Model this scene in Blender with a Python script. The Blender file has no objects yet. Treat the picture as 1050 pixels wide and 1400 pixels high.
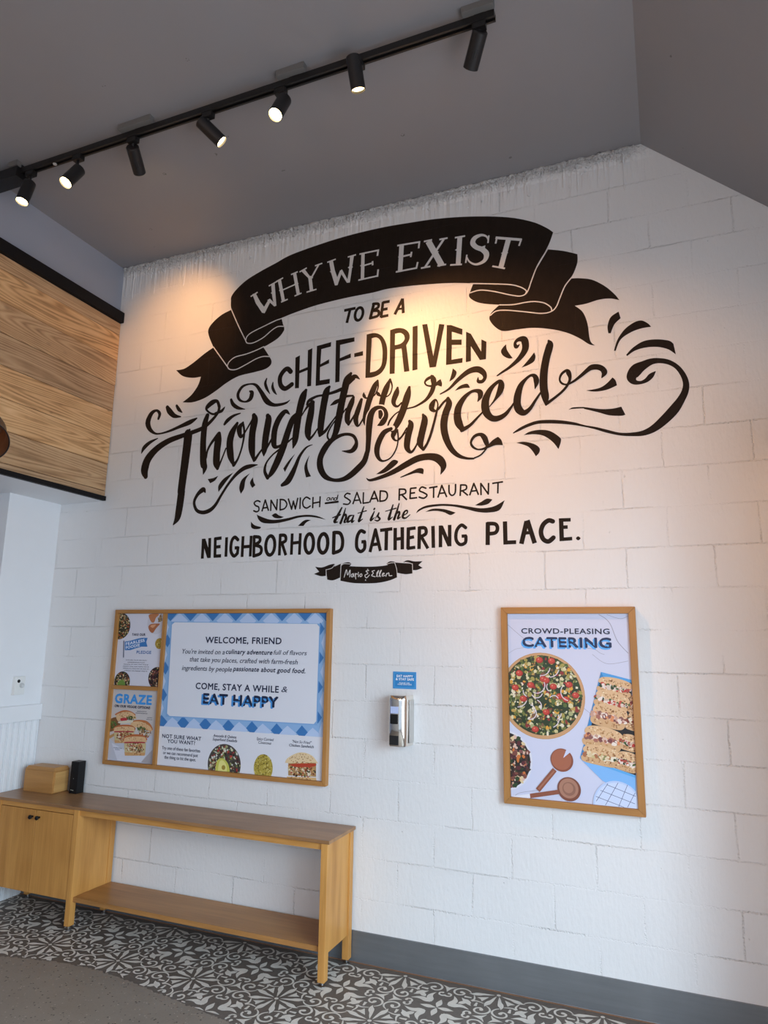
import bpy, bmesh, math, random
from mathutils import Vector, Matrix, geometry
scene = bpy.context.scene
col = scene.collection
R = math.radians

# ------------------------------------------------------------------ camera
FPX = 941.196
cam_d = bpy.data.cameras.new('camera'); cam = bpy.data.objects.new('camera', cam_d); col.objects.link(cam)
cam_d.sensor_fit = 'VERTICAL'; cam_d.sensor_height = 36.0; cam_d.lens = FPX / 1400 * 36.0
YAW, PITCH, ROLL = -0.390722509, 0.188601736, 0.0148023526
_f = Vector((math.sin(YAW) * math.cos(PITCH), math.cos(YAW) * math.cos(PITCH), math.sin(PITCH)))
_r = Vector((math.cos(YAW), -math.sin(YAW), 0)); _u = _r.cross(_f)
_r2 = _r * math.cos(ROLL) + _u * math.sin(ROLL); _u2 = -_r * math.sin(ROLL) + _u * math.cos(ROLL)
cam.matrix_world = Matrix(((_r2.x, _u2.x, -_f.x, 3.02734), (_r2.y, _u2.y, -_f.y, -3.66004), (_r2.z, _u2.z, -_f.z, 1.64914), (0, 0, 0, 1)))
cam_d.clip_start = 0.05
scene.camera = cam

# ------------------------------------------------------------------ world, daylight, exposure
scene.view_settings.view_transform = 'Standard'; scene.view_settings.look = 'None'
scene.view_settings.gamma = 1; scene.view_settings.use_curve_mapping = False
scene.view_settings.exposure = 0.0
scene.cycles.use_denoising = True
scene.cycles.max_bounces = 8
world = bpy.data.worlds.new('sky'); scene.world = world; world.use_nodes = True
_bg = world.node_tree.nodes['Background']; _bg.inputs[0].default_value = (0.62, 0.78, 1.0, 1); _bg.inputs[1].default_value = 1.2

def area(name, loc, rot, sx, sy, power, colr, spread=180):
    d = bpy.data.lights.new(name, 'AREA'); d.shape = 'RECTANGLE'; d.size = sx; d.size_y = sy
    d.energy = power; d.color = colr; d.spread = R(spread)
    o = bpy.data.objects.new(name, d); col.objects.link(o); o.location = loc; o.rotation_euler = rot
    return o
# open sky seen through the side glazing (high and outside) and through the entrance glazing behind
area('daylight_side', (6.9, -3.7, 3.3), (0, R(62), 0), 3.4, 5.6, 980, (0.58, 0.82, 1.0))
area('daylight_street', (4.46, -3.3, 1.35), (0, R(90), 0), 2.3, 3.9, 104, (0.86, 0.91, 1.0))
area('daylight_rear', (2.3, -9.6, 3.2), (R(64), 0, 0), 5.0, 3.2, 270, (0.80, 0.89, 1.0))
def point(name, loc, power, colr, rad):
    d = bpy.data.lights.new(name, 'POINT'); d.energy = power; d.color = colr; d.shadow_soft_size = rad
    o = bpy.data.objects.new(name, d); col.objects.link(o); o.location = loc; return o
# unseen warm fill lights, added behind the camera to warm the wall
point('warm_fill_a', (2.0, -4.9, 2.9), 29, (1.0, 0.62, 0.36), 0.12)
point('warm_fill_b', (0.4, -5.2, 2.9), 19, (1.0, 0.62, 0.36), 0.12)

# ------------------------------------------------------------------ helpers
def link(name, me, m=None, parent=None):
    o = bpy.data.objects.new(name, me); col.objects.link(o)
    if m is not None and not me.materials: me.materials.append(m)
    if parent is not None: set_parent(o, parent)
    return o
def set_parent(o, p):
    o.parent = p
    wm = Matrix.Identity(4); q = p
    while q is not None:
        wm = q.matrix_basis if q.parent is None else q.parent.matrix_basis @ q.matrix_parent_inverse @ q.matrix_basis
        break
    loc = p.get('_w', None)
    base = Vector(p['_w']) if loc is not None else Vector((0, 0, 0))
    o.matrix_parent_inverse = Matrix.Translation(-base)
def thing(name, label, cat, loc, group=None):
    o = bpy.data.objects.new(name, None); col.objects.link(o); o.location = loc; o['_w'] = tuple(loc)
    o.empty_display_size = 0.05
    tag(o, label, cat, group); return o
def tag(o, label, cat, group=None):
    o['label'] = label; o['category'] = cat
    if group: o['group'] = group
    return o
def bm_mesh(bm, name='mesh', smooth=False):
    me = bpy.data.meshes.new(name); bm.normal_update(); bm.to_mesh(me); bm.free()
    if smooth:
        for p in me.polygons: p.use_smooth = True
    return me
def add_box(bm, x0, x1, y0, y1, z0, z1, bev=0.0, mat=0):
    n0 = len(bm.verts)
    vs = [bm.verts.new((x, y, z)) for x in (x0, x1) for y in (y0, y1) for z in (z0, z1)]
    fs = [bm.faces.new([vs[i] for i in q]) for q in ((0, 1, 3, 2), (4, 6, 7, 5), (0, 4, 5, 1), (2, 3, 7, 6), (0, 2, 6, 4), (1, 5, 7, 3))]
    for f in fs: f.material_index = mat
    if bev > 0:
        es = list({e for f in fs for e in f.edges})
        bmesh.ops.bevel(bm, geom=es, offset=bev, segments=2, affect='EDGES', profile=0.7)
def box(name, x0, x1, y0, y1, z0, z1, m, parent=None, bev=0.0):
    bm = bmesh.new(); add_box(bm, min(x0, x1), max(x0, x1), min(y0, y1), max(y0, y1), min(z0, z1), max(z0, z1), bev)
    return link(name, bm_mesh(bm, name), m, parent)
def frame_of(ax):
    ax = Vector(ax).normalized()
    t = Vector((0, 0, 1)) if abs(ax.z) < 0.9 else Vector((1, 0, 0))
    a = ax.cross(t).normalized(); b = ax.cross(a).normalized()
    return ax, a, b
def add_lathe(bm, origin, ax, prof, n=32, caps=True):
    """prof: (distance along axis, radius)"""
    ax, a, b = frame_of(ax); origin = Vector(origin); rings = []
    for d, r in prof:
        rings.append([bm.verts.new(origin + ax * d + (a * math.cos(2 * math.pi * k / n) + b * math.sin(2 * math.pi * k / n)) * max(r, 1e-5)) for k in range(n)])
    for i in range(len(rings) - 1):
        for k in range(n):
            bm.faces.new((rings[i][k], rings[i][(k + 1) % n], rings[i + 1][(k + 1) % n], rings[i + 1][k]))
    if caps:
        bm.faces.new(rings[0][::-1]); bm.faces.new(rings[-1])
def lathe(name, origin, ax, prof, m, parent=None, n=32, caps=True, smooth=True):
    bm = bmesh.new(); add_lathe(bm, origin, ax, prof, n, caps)
    bmesh.ops.recalc_face_normals(bm, faces=bm.faces)
    me = bm_mesh(bm, name, smooth)
    if smooth: me.set_sharp_from_angle(angle=R(40))
    return link(name, me, m, parent)
def prism(name, pts, axis, a0, a1, m, parent=None, bev=0.0):
    """extrude a 2D outline along an axis: 'z' -> pts are (x,y); 'y' -> (x,z); 'x' -> (y,z)"""
    bm = bmesh.new()
    def P(p, t): return {'z': (p[0], p[1], t), 'y': (p[0], t, p[1]), 'x': (t, p[0], p[1])}[axis]
    A = [bm.verts.new(P(p, a0)) for p in pts]; B_ = [bm.verts.new(P(p, a1)) for p in pts]; n = len(pts)
    bm.faces.new(A); bm.faces.new(B_[::-1])
    for i in range(n): bm.faces.new((A[i], B_[i], B_[(i + 1) % n], A[(i + 1) % n]))
    bmesh.ops.recalc_face_normals(bm, faces=bm.faces)
    if bev: bmesh.ops.bevel(bm, geom=list(bm.edges), offset=bev, segments=2, affect='EDGES')
    return link(name, bm_mesh(bm, name), m, parent)
def structure(o): o['kind'] = 'structure'; return o

# ------------------------------------------------------------------ materials
class NT:
    def __init__(s, name):
        s.m = bpy.data.materials.new(name); s.m.use_nodes = True; s.t = s.m.node_tree
        s.b = s.t.nodes['Principled BSDF']
    def n(s, typ, **kw):
        o = s.t.nodes.new(typ)
        for k, v in kw.items():
            if k.startswith('i_'):
                key = k[2:].replace('_', ' ')
                o.inputs[int(key) if key.isdigit() else key].default_value = v
            else: setattr(o, k, v)
        return o
    def l(s, a, b): s.t.links.new(a, b)
    def math(s, op, a, b=None, clamp=False):
        o = s.t.nodes.new('ShaderNodeMath'); o.operation = op; o.use_clamp = clamp
        for i, v in enumerate((a, b)):
            if v is None: continue
            if isinstance(v, (int, float)): o.inputs[i].default_value = v
            else: s.l(v, o.inputs[i])
        return o.outputs[0]
    def mix(s, fac, a, b):
        o = s.t.nodes.new('ShaderNodeMix'); o.data_type = 'RGBA'
        for sock, v in ((o.inputs[0], fac), (o.inputs[6], a), (o.inputs[7], b)):
            if isinstance(v, (int, float)): sock.default_value = v
            elif isinstance(v, tuple): sock.default_value = (*v[:3], 1)
            else: s.l(v, sock)
        return o.outputs[2]
    def ramp(s, fac, stops):
        o = s.t.nodes.new('ShaderNodeValToRGB'); s.l(fac, o.inputs[0]); e = o.color_ramp.elements
        while len(e) < len(stops): e.new(0.5)
        for k, (p, c) in enumerate(stops): e[k].position = p; e[k].color = (*c, 1)
        return o.outputs[0]
    def pos(s): return s.n('ShaderNodeNewGeometry').outputs['Position']
    def mapped(s, vec, scale=(1, 1, 1), loc=(0, 0, 0), rot=(0, 0, 0)):
        o = s.n('ShaderNodeMapping'); s.l(vec, o.inputs[0]); o.inputs['Scale'].default_value = scale; o.inputs['Location'].default_value = loc; o.inputs['Rotation'].default_value = rot
        return o.outputs[0]
    def noise(s, vec, scale, detail=3, rough=0.5, dist=0.0):
        o = s.n('ShaderNodeTexNoise'); s.l(vec, o.inputs['Vector']); o.inputs['Scale'].default_value = scale
        o.inputs['Detail'].default_value = detail; o.inputs['Roughness'].default_value = rough; o.inputs['Distortion'].default_value = dist
        return o.outputs[0]
    def bump(s, h, strength, dist, prev=None):
        o = s.n('ShaderNodeBump'); s.l(h, o.inputs['Height']); o.inputs['Strength'].default_value = strength; o.inputs['Distance'].default_value = dist
        if prev is not None: s.l(prev, o.inputs['Normal'])
        return o.outputs[0]
def srgb(h):
    h = h.lstrip('#'); c = [int(h[i:i + 2], 16) / 255 for i in (0, 2, 4)]
    return tuple(v / 12.92 if v <= 0.04045 else ((v + 0.055) / 1.055) ** 2.4 for v in c)
def plain(name, c, rough=0.5, metal=0.0, spec=0.5, emit=None, estr=0.0, noise=0.0, nscale=20):
    k = NT(name); k.b.inputs['Base Color'].default_value = (*c, 1); k.b.inputs['Roughness'].default_value = rough
    k.b.inputs['Metallic'].default_value = metal; k.b.inputs['Specular IOR Level'].default_value = spec
    if emit: k.b.inputs['Emission Color'].default_value = (*emit, 1); k.b.inputs['Emission Strength'].default_value = estr
    if noise:
        v = k.noise(k.pos(), nscale, 4)
        k.l(k.mix(v, tuple(x * (1 - noise) for x in c), tuple(min(1, x * (1 + noise)) for x in c)), k.b.inputs['Base Color'])
    return k.m
def block_normal(k, strength=1.0):
    """joints of the painted block wall plus brushed-on paint texture; courses 0.2032 m, blocks 0.4064 m"""
    p = k.pos(); sx = k.n('ShaderNodeSeparateXYZ'); k.l(p, sx.inputs[0])
    wob = k.noise(p, 2.2, 3); wob2 = k.noise(k.mapped(p, loc=(7, 3, 1)), 9.0, 2)
    dx = k.math('MULTIPLY', k.math('SUBTRACT', wob2, 0.5), 0.012)
    dz = k.math('MULTIPLY', k.math('SUBTRACT', wob, 0.5), 0.014)
    u = k.math('ADD', k.math('ADD', sx.outputs[0], 4.064), dx)
    v = k.math('ADD', k.math('ADD', sx.outputs[2], -2.14 + 20 * 0.2032), dz)
    cv = k.n('ShaderNodeCombineXYZ'); k.l(u, cv.inputs[0]); k.l(v, cv.inputs[1])
    br = k.n('ShaderNodeTexBrick'); k.l(cv.outputs[0], br.inputs['Vector'])
    br.inputs['Scale'].default_value = 1.0; br.inputs['Brick Width'].default_value = 0.4064; br.inputs['Row Height'].default_value = 0.2032
    br.inputs['Mortar Size'].default_value = 0.0055; br.inputs['Mortar Smooth'].default_value = 0.5
    br.offset = 0.5; br.offset_frequency = 2
    fade = k.n('ShaderNodeMapRange'); k.l(k.noise(k.mapped(p, loc=(3, 9, 5)), 3.3, 3, 0.6), fade.inputs[0]); fade.inputs[1].default_value = 0.37; fade.inputs[2].default_value = 0.62
    fade.inputs[3].default_value = 0.12; fade.inputs[4].default_value = 1.0
    joint = k.math('MULTIPLY', br.outputs['Fac'], fade.outputs[0])
    # rough crusty paint gathers along joints
    crust = k.math('MULTIPLY', k.noise(p, 120, 3), joint)
    fine = k.noise(k.mapped(p, scale=(1, 1, 0.35)), 60, 4, 0.6)
    pit = k.n('ShaderNodeMapRange'); k.l(k.noise(k.mapped(p, loc=(1, 2, 8)), 38, 2), pit.inputs[0]); pit.inputs[1].default_value = 0.74; pit.inputs[2].default_value = 0.8
    # runs of thick paint under the ceiling line
    hz = k.n('ShaderNodeMapRange'); k.l(sx.outputs[2], hz.inputs[0]); hz.inputs[1].default_value = 4.12; hz.inputs[2].default_value = 4.40
    rx = k.n('ShaderNodeMapRange'); k.l(sx.outputs[0], rx.inputs[0]); rx.inputs[1].default_value = 3.12; rx.inputs[2].default_value = 2.95
    runs = k.noise(k.mapped(p, scale=(1, 1, 0.07)), 26, 3, 0.6)
    lump = k.noise(p, 45, 3, 0.6)
    edge = k.n('ShaderNodeMapRange'); k.l(sx.outputs[2], edge.inputs[0]); edge.inputs[1].default_value = 4.31; edge.inputs[2].default_value = 4.39
    drip = k.math('MULTIPLY', k.math('ADD', k.math('MULTIPLY', runs, k.math('POWER', hz.outputs[0], 1.3)), k.math('MULTIPLY', k.math('MULTIPLY', lump, edge.outputs[0]), 1.5)), rx.outputs[0])
    h = k.math('ADD', k.math('MULTIPLY', joint, -0.0085), k.math('MULTIPLY', crust, 0.0150))
    h = k.math('ADD', h, k.math('MULTIPLY', fine, 0.0022))
    h = k.math('ADD', h, k.math('MULTIPLY', pit.outputs[0], -0.004))
    h = k.math('ADD', h, k.math('MULTIPLY', drip, 0.045))
    return k.bump(h, strength, 1.0)
def wall_paint():
    k = NT('white block paint'); p = k.pos()
    k.l(k.mix(k.noise(p, 1.7, 4), (0.735, 0.73, 0.73), (0.79, 0.787, 0.787)), k.b.inputs['Base Color'])
    k.b.inputs['Roughness'].default_value = 0.42; k.b.inputs['Specular IOR Level'].default_value = 0.35
    k.l(block_normal(k), k.b.inputs['Normal']); return k.m
def mural_paint(name, a, b):
    k = NT(name); p = k.pos()
    n = k.noise(k.mapped(p, scale=(1, 1, 0.4)), 30, 4, 0.7)
    k.l(k.mix(n, a, b), k.b.inputs['Base Color']); k.b.inputs['Roughness'].default_value = 0.55; k.b.inputs['Specular IOR Level'].default_value = 0.22; k.b.inputs['Specular Tint'].default_value = (1.0, 0.86, 0.76, 1)
    k.l(block_normal(k, 0.5), k.b.inputs['Normal']); return k.m
def wood(name, dark, light, axis='x', rough=0.42, scale=1.0, streak=1.0):
    k = NT(name); p = k.pos(); s = {'x': (0.09, 1, 1), 'y': (1, 0.09, 1), 'z': (1, 1, 0.09)}[axis]
    v = k.mapped(p, scale=s)
    big = k.noise(v, 14 * scale, 3, 0.5, 0.6); fine = k.noise(k.mapped(p, scale=tuple(0.03 if q < 1 else 1 for q in s)), 160 * scale, 3, 0.6)
    patch = k.noise(p, 3, 2)
    f = k.math('ADD', k.math('MULTIPLY', big, 0.65 * streak), k.math('MULTIPLY', fine, 0.35 * streak))
    f = k.math('ADD', f, k.math('MULTIPLY', k.math('SUBTRACT', patch, 0.5), 0.3))
    k.l(k.ramp(f, [(0.25, dark), (0.72, light)]), k.b.inputs['Base Color'])
    k.b.inputs['Roughness'].default_value = rough; k.b.inputs['Specular IOR Level'].default_value = 0.4
    k.l(k.bump(fine, 0.25, 0.001), k.b.inputs['Normal']); return k.m

M_wall = wall_paint()
M_black = mural_paint('black mural paint', (0.0060, 0.0042, 0.0035), (0.020, 0.0125, 0.0090))
M_cream = mural_paint('white mural paint', (0.66, 0.63, 0.61), (0.75, 0.73, 0.71))
M_grey = plain('grey ceiling paint', (0.275, 0.268, 0.272), 0.62, noise=0.06, nscale=2.0)
def ceiling_mat():
    k = NT('grey ceiling paint'); p = k.pos()
    c = k.mix(k.noise(p, 2.0, 4), (0.262, 0.257, 0.268), (0.292, 0.287, 0.300))
    vo = k.n('ShaderNodeTexVoronoi'); k.l(p, vo.inputs['Vector']); vo.inputs['Scale'].default_value = 4.5
    m = k.math('MULTIPLY', k.math('LESS_THAN', vo.outputs['Distance'], 0.055), k.math('GREATER_THAN', k.noise(p, 75, 3), 0.52))
    k.l(k.mix(k.math('MULTIPLY', m, 0.7), c, (0.09, 0.085, 0.085)), k.b.inputs['Base Color']); k.b.inputs['Roughness'].default_value = 0.6
    k.l(k.bump(k.noise(p, 12, 4), 0.15, 0.01), k.b.inputs['Normal']); return k.m
M_grey = ceiling_mat()
M_greywall = plain('blue grey wall paint', (0.33, 0.36, 0.43), 0.6, noise=0.05, nscale=3)
M_white = plain('white trim paint', (0.80, 0.81, 0.83), 0.4, noise=0.02, nscale=8)
M_lav = plain('lavender wall paint', (0.36, 0.37, 0.48), 0.6, noise=0.03)
M_blacktrim = plain('black painted trim', (0.007, 0.006, 0.007), 0.6, spec=0.2, noise=0.2)
M_base = None
OAK_D, OAK_L = (0.42, 0.180, 0.040), (0.70, 0.355, 0.098)
M_oak_z = wood('oak upright grain', OAK_D, OAK_L, 'z')
M_oak_x = wood('oak long grain', OAK_D, OAK_L, 'x')
M_oak_top = wood('worn oak worktop', (0.20, 0.095, 0.040), (0.42, 0.225, 0.100), 'x', 0.33)
M_oak_shelf = wood('oak shelf board', (0.28, 0.125, 0.036), (0.50, 0.240, 0.076), 'x', 0.38)
M_frame_x = wood('frame oak long', (0.32, 0.145, 0.038), (0.50, 0.240, 0.070), 'x', 0.45)
M_frame_z = wood('frame oak upright', (0.32, 0.145, 0.038), (0.50, 0.240, 0.070), 'z', 0.45)
M_boxwood = wood('honey box wood', (0.34, 0.155, 0.042), (0.52, 0.265, 0.082), 'x', 0.4)
M_boxend = wood('honey box end grain', (0.34, 0.165, 0.045), (0.60, 0.34, 0.12), 'y', 0.4, 0.6, 1.2)
M_lamp = plain('black lamp metal', (0.012, 0.011, 0.012), 0.42, 0.0, 0.5)
M_track = plain('black track metal', (0.010, 0.009, 0.009), 0.38)
M_plate = plain('grey bracket metal', (0.16, 0.155, 0.15), 0.55)
M_lens = plain('lit lens', (1, 0.9, 0.7), 0.4, emit=(1.0, 0.74, 0.36), estr=26)
M_lens_dim = plain('lit lens at an angle', (1, 0.9, 0.7), 0.4, emit=(1.0, 0.72, 0.34), estr=7)
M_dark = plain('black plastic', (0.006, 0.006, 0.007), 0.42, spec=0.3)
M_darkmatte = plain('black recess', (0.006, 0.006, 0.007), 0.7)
M_chrome = plain('polished chrome', (0.80, 0.76, 0.70), 0.07, 1.0)
M_satin = plain('satin steel', (0.62, 0.60, 0.57), 0.28, 1.0)
M_foot = plain('steel foot', (0.5, 0.5, 0.5), 0.3, 1.0)
M_plastic = plain('white plastic', (0.78, 0.78, 0.76), 0.4)
M_led = plain('small indicator', (0.6, 0.6, 0.55), 0.4, emit=(0.8, 0.9, 0.8), estr=0.6)
M_reflection = plain('pale blue window reflection', (0.50, 0.58, 0.86), 0.4)
M_bronze = plain('dark bronze enamel', (0.055, 0.034, 0.026), 0.38, 0.0)
M_copper = plain('copper shade lining', (0.17, 0.075, 0.038), 0.4, 0.4)
M_rim = plain('black rim', (0.008, 0.007, 0.009), 0.35)
M_bulb = plain('warm bulb', (1, 0.8, 0.5), 0.4, emit=(1.0, 0.62, 0.25), estr=1.6)
def print_mat():
    k = NT('printed poster ink'); a = k.n('ShaderNodeAttribute'); a.attribute_name = 'ink'
    k.l(a.outputs['Color'], k.b.inputs['Base Color']); k.b.inputs['Roughness'].default_value = 0.35; k.b.inputs['Specular IOR Level'].default_value = 0.4
    return k.m
M_print = print_mat()
def concrete(name, a, b, dark, speck=0.5):
    k = NT(name); p = k.pos()
    n = k.noise(p, 5, 5, 0.6); f = k.noise(p, 90, 3, 0.7)
    c = k.mix(k.math('ADD', k.math('MULTIPLY', n, 0.6), k.math('MULTIPLY', f, 0.4)), a, b)
    vo = k.n('ShaderNodeTexVoronoi'); k.l(p, vo.inputs['Vector']); vo.inputs['Scale'].default_value = 55
    mr = k.n('ShaderNodeMapRange'); k.l(vo.outputs['Distance'], mr.inputs[0]); mr.inputs[1].default_value = 0.30; mr.inputs[2].default_value = 0.18
    mk = k.math('MULTIPLY', mr.outputs[0], k.math('GREATER_THAN', k.noise(p, 30, 2), 0.54))
    c = k.mix(k.math('MULTIPLY', mk, speck), c, dark)
    vo2 = k.n('ShaderNodeTexVoronoi'); k.l(k.mapped(p, loc=(4, 7, 0)), vo2.inputs['Vector']); vo2.inputs['Scale'].default_value = 70
    mr2 = k.n('ShaderNodeMapRange'); k.l(vo2.outputs['Distance'], mr2.inputs[0]); mr2.inputs[1].default_value = 0.26; mr2.inputs[2].default_value = 0.16
    mk2 = k.math('MULTIPLY', mr2.outputs[0], k.math('GREATER_THAN', k.noise(k.mapped(p, loc=(2, 2, 2)), 34, 2), 0.57))
    c = k.mix(k.math('MULTIPLY', mk2, 0.5 * speck), c, tuple(min(1, x * 2.2) for x in b))
    k.l(c, k.b.inputs['Base Color']); k.b.inputs['Roughness'].default_value = 0.48; k.b.inputs['Specular IOR Level'].default_value = 0.4
    k.l(k.bump(f, 0.25, 0.0015), k.b.inputs['Normal']); return k.m
M_floor = concrete('polished concrete', (0.185, 0.150, 0.120), (0.310, 0.268, 0.225), (0.03, 0.026, 0.022), 0.8)
M_ground = concrete('dark stencil ground', (0.092, 0.077, 0.066), (0.165, 0.141, 0.122), (0.02, 0.018, 0.016), 0.3)
def stencil_paint():
    k = NT('pale stencil paint'); p = k.pos()
    k.l(k.mix(k.noise(p, 22, 5, 0.7), (0.52, 0.485, 0.43), (0.78, 0.745, 0.68)), k.b.inputs['Base Color']); k.b.inputs['Roughness'].default_value = 0.5
    return k.m
M_sten = stencil_paint()
def steel_base():
    k = NT('brushed steel kick strip'); p = k.pos()
    f = k.noise(k.mapped(p, scale=(0.06, 1, 1)), 70, 3, 0.6); g = k.noise(p, 4, 3)
    k.l(k.mix(k.math('ADD', k.math('MULTIPLY', f, 0.4), k.math('MULTIPLY', g, 0.6)), (0.15, 0.16, 0.17), (0.27, 0.285, 0.30)), k.b.inputs['Base Color'])
    k.b.inputs['Roughness'].default_value = 0.38; k.b.inputs['Metallic'].default_value = 0.55
    return k.m
M_base = steel_base()
def plank_mat():
    k = NT('reclaimed plank wood'); p = k.pos()
    a = k.n('ShaderNodeAttribute'); a.attribute_name = 'plank'; pl = a.outputs['Fac']
    cx = k.n('ShaderNodeCombineXYZ'); k.l(k.math('MULTIPLY', pl, 37.0), cx.inputs[0]); k.l(k.math('MULTIPLY', pl, 11.0), cx.inputs[1])
    ad = k.n('ShaderNodeVectorMath', operation='ADD'); k.l(p, ad.inputs[0]); k.l(cx.outputs[0], ad.inputs[1])
    v = k.mapped(ad.outputs[0], scale=(0.6, 0.15, 1.9))
    n = k.noise(v, 2.1, 2, 0.5, 0.15)
    rings = k.math('SINE', k.math('MULTIPLY', n, 230.0))
    rings = k.math('ADD', k.math('MULTIPLY', rings, 0.5), 0.5)
    fine = k.noise(k.mapped(ad.outputs[0], scale=(1, 0.03, 1)), 120, 3, 0.6)
    patch = k.noise(k.mapped(ad.outputs[0], scale=(1, 0.5, 1)), 5, 4, 0.6)
    hue = k.noise(cx.outputs[0], 1.3, 0)
    f = k.math('ADD', k.math('ADD', k.math('MULTIPLY', rings, 0.27), k.math('MULTIPLY', fine, 0.38)), k.math('MULTIPLY', patch, 0.45))
    c1 = k.ramp(f, [(0.22, (0.21, 0.092, 0.032)), (0.5, (0.66, 0.375, 0.170)), (0.85, (0.86, 0.57, 0.30))])
    grey = k.ramp(f, [(0.22, (0.20, 0.110, 0.055)), (0.5, (0.46, 0.285, 0.155)), (0.85, (0.62, 0.425, 0.255))])
    vk = k.n('ShaderNodeTexVoronoi'); k.l(k.mapped(ad.outputs[0], scale=(0.6, 1.0, 1.9)), vk.inputs['Vector']); vk.inputs['Scale'].default_value = 3.6
    kn = k.n('ShaderNodeMapRange'); k.l(vk.outputs['Distance'], kn.inputs[0]); kn.inputs[1].default_value = 0.10; kn.inputs[2].default_value = 0.03
    c1 = k.mix(k.math('MULTIPLY', kn.outputs[0], 0.8), c1, (0.10, 0.045, 0.02))
    hm = k.n('ShaderNodeMapRange'); k.l(hue, hm.inputs[0]); hm.inputs[1].default_value = 0.4; hm.inputs[2].default_value = 0.62
    k.l(k.mix(hm.outputs[0], c1, grey), k.b.inputs['Base Color']); k.b.inputs['Roughness'].default_value = 0.6; k.b.inputs['Specular IOR Level'].default_value = 0.25
    k.l(k.bump(k.math('ADD', rings, fine), 0.25, 0.0012), k.b.inputs['Normal']); return k.m
M_plank = plank_mat()
def glass():
    k = NT('window glass'); t = k.t; tr = k.n('ShaderNodeBsdfTransparent'); gl = k.n('ShaderNodeBsdfGlossy'); gl.inputs['Roughness'].default_value = 0.02
    mx = k.n('ShaderNodeMixShader'); mx.inputs[0].default_value = 0.05; k.l(tr.outputs[0], mx.inputs[1]); k.l(gl.outputs[0], mx.inputs[2])
    k.l(mx.outputs[0], t.nodes['Material Output'].inputs[0]); return k.m
M_glass = glass()

# ------------------------------------------------------------------ room shell
ZC, XR, XRID, SL = 4.404, 4.30, 3.035, 0.918     # ceiling, right wall, ridge, slope of the right-hand ceiling
XL, XA, ZS = -0.635, -1.03, 2.622                # bulkhead face, alcove wall, bulkhead soffit
YR = -7.0
ZR = ZC - (XR - XRID) * SL
T = 0.12
structure(prism('wall_back', [(XL, ZC), (XRID, ZC), (XR, ZR), (XR, 0), (XA, 0), (XA, ZS), (XL, ZS)], 'y', 0.0, T, M_wall))
wb = bpy.data.objects['wall_back']
rr = random.Random(4); bm = bmesh.new()
def bead(pts, n=8):
    rings = []
    for (x, y_, z, r) in pts: rings.append((x, y_, z, r))
    prev = None
    for i, (x, y_, z, r) in enumerate(rings):
        j = min(i + 1, len(rings) - 1); h = max(i - 1, 0); d = Vector(rings[j][:3]) - Vector(rings[h][:3]); _, a, b = frame_of(d)
        ring = [bm.verts.new(Vector((x, y_, z)) + (a * math.cos(2 * math.pi * k / n) + b * math.sin(2 * math.pi * k / n)) * r) for k in range(n)]
        if prev: 
            for k in range(n): bm.faces.new((prev[k], prev[(k + 1) % n], ring[(k + 1) % n], ring[k]))
        prev = ring
x = XL + 0.004; pts = []
while x < XRID - 0.03:
    pts.append((x, -0.002 + rr.uniform(-.003, .002), ZC - 0.008 + rr.uniform(-.004, .003), rr.uniform(0.007, 0.015))); x += rr.uniform(0.010, 0.022)
bead(pts)
for i in range(190):
    x = rr.uniform(XL + 0.01, XRID - 0.06); L = rr.choice((0.02, 0.04, 0.06, 0.1, 0.16, 0.24)) * rr.uniform(0.6, 1.2) * 1.0; L = min(L, 0.05 if 0.55 < x < 2.6 else 0.3); w = rr.uniform(0.0028, 0.0055)
    bead([(x, -0.0002, ZC - 0.012, w * 1.8), (x + rr.uniform(-.002, .002), -0.0002, ZC - 0.012 - L * 0.5, w), (x + rr.uniform(-.003, .003), -0.0002, ZC - 0.012 - L * 0.94, w * 1.15), (x, -0.0002, ZC - 0.012 - L, w * 0.4)], 6)
for i in range(420):
    x = rr.uniform(XL + 0.01, XRID - 0.05); z = ZC - 0.014 - abs(rr.gauss(0, 0.035)); s = rr.uniform(0.004, 0.011); u = rr.uniform(-.016, .016)
    bead([(x, -0.0002, z, s * 0.4), (x + u * 0.5, -0.001, z - rr.uniform(0, .012), s), (x + u, -0.0002, z - rr.uniform(.004, .02), s * 0.4)], 6)
bmesh.ops.recalc_face_normals(bm, faces=bm.faces)
link('paint_crust', bm_mesh(bm, 'paint_crust', True), M_wall, wb)['kind'] = 'stuff'
structure(box('floor', -4.0, XR + T, YR - T, T, -0.06, 0.0, M_floor))
# ceiling: flat part and the part that falls to the right
structure(prism('ceiling', [(XL, ZC), (XRID, ZC), (XR, ZR), (XR, ZR + 0.1), (XRID, ZC + 0.1), (XL, ZC + 0.1)], 'y', YR, T, M_grey))
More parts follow.
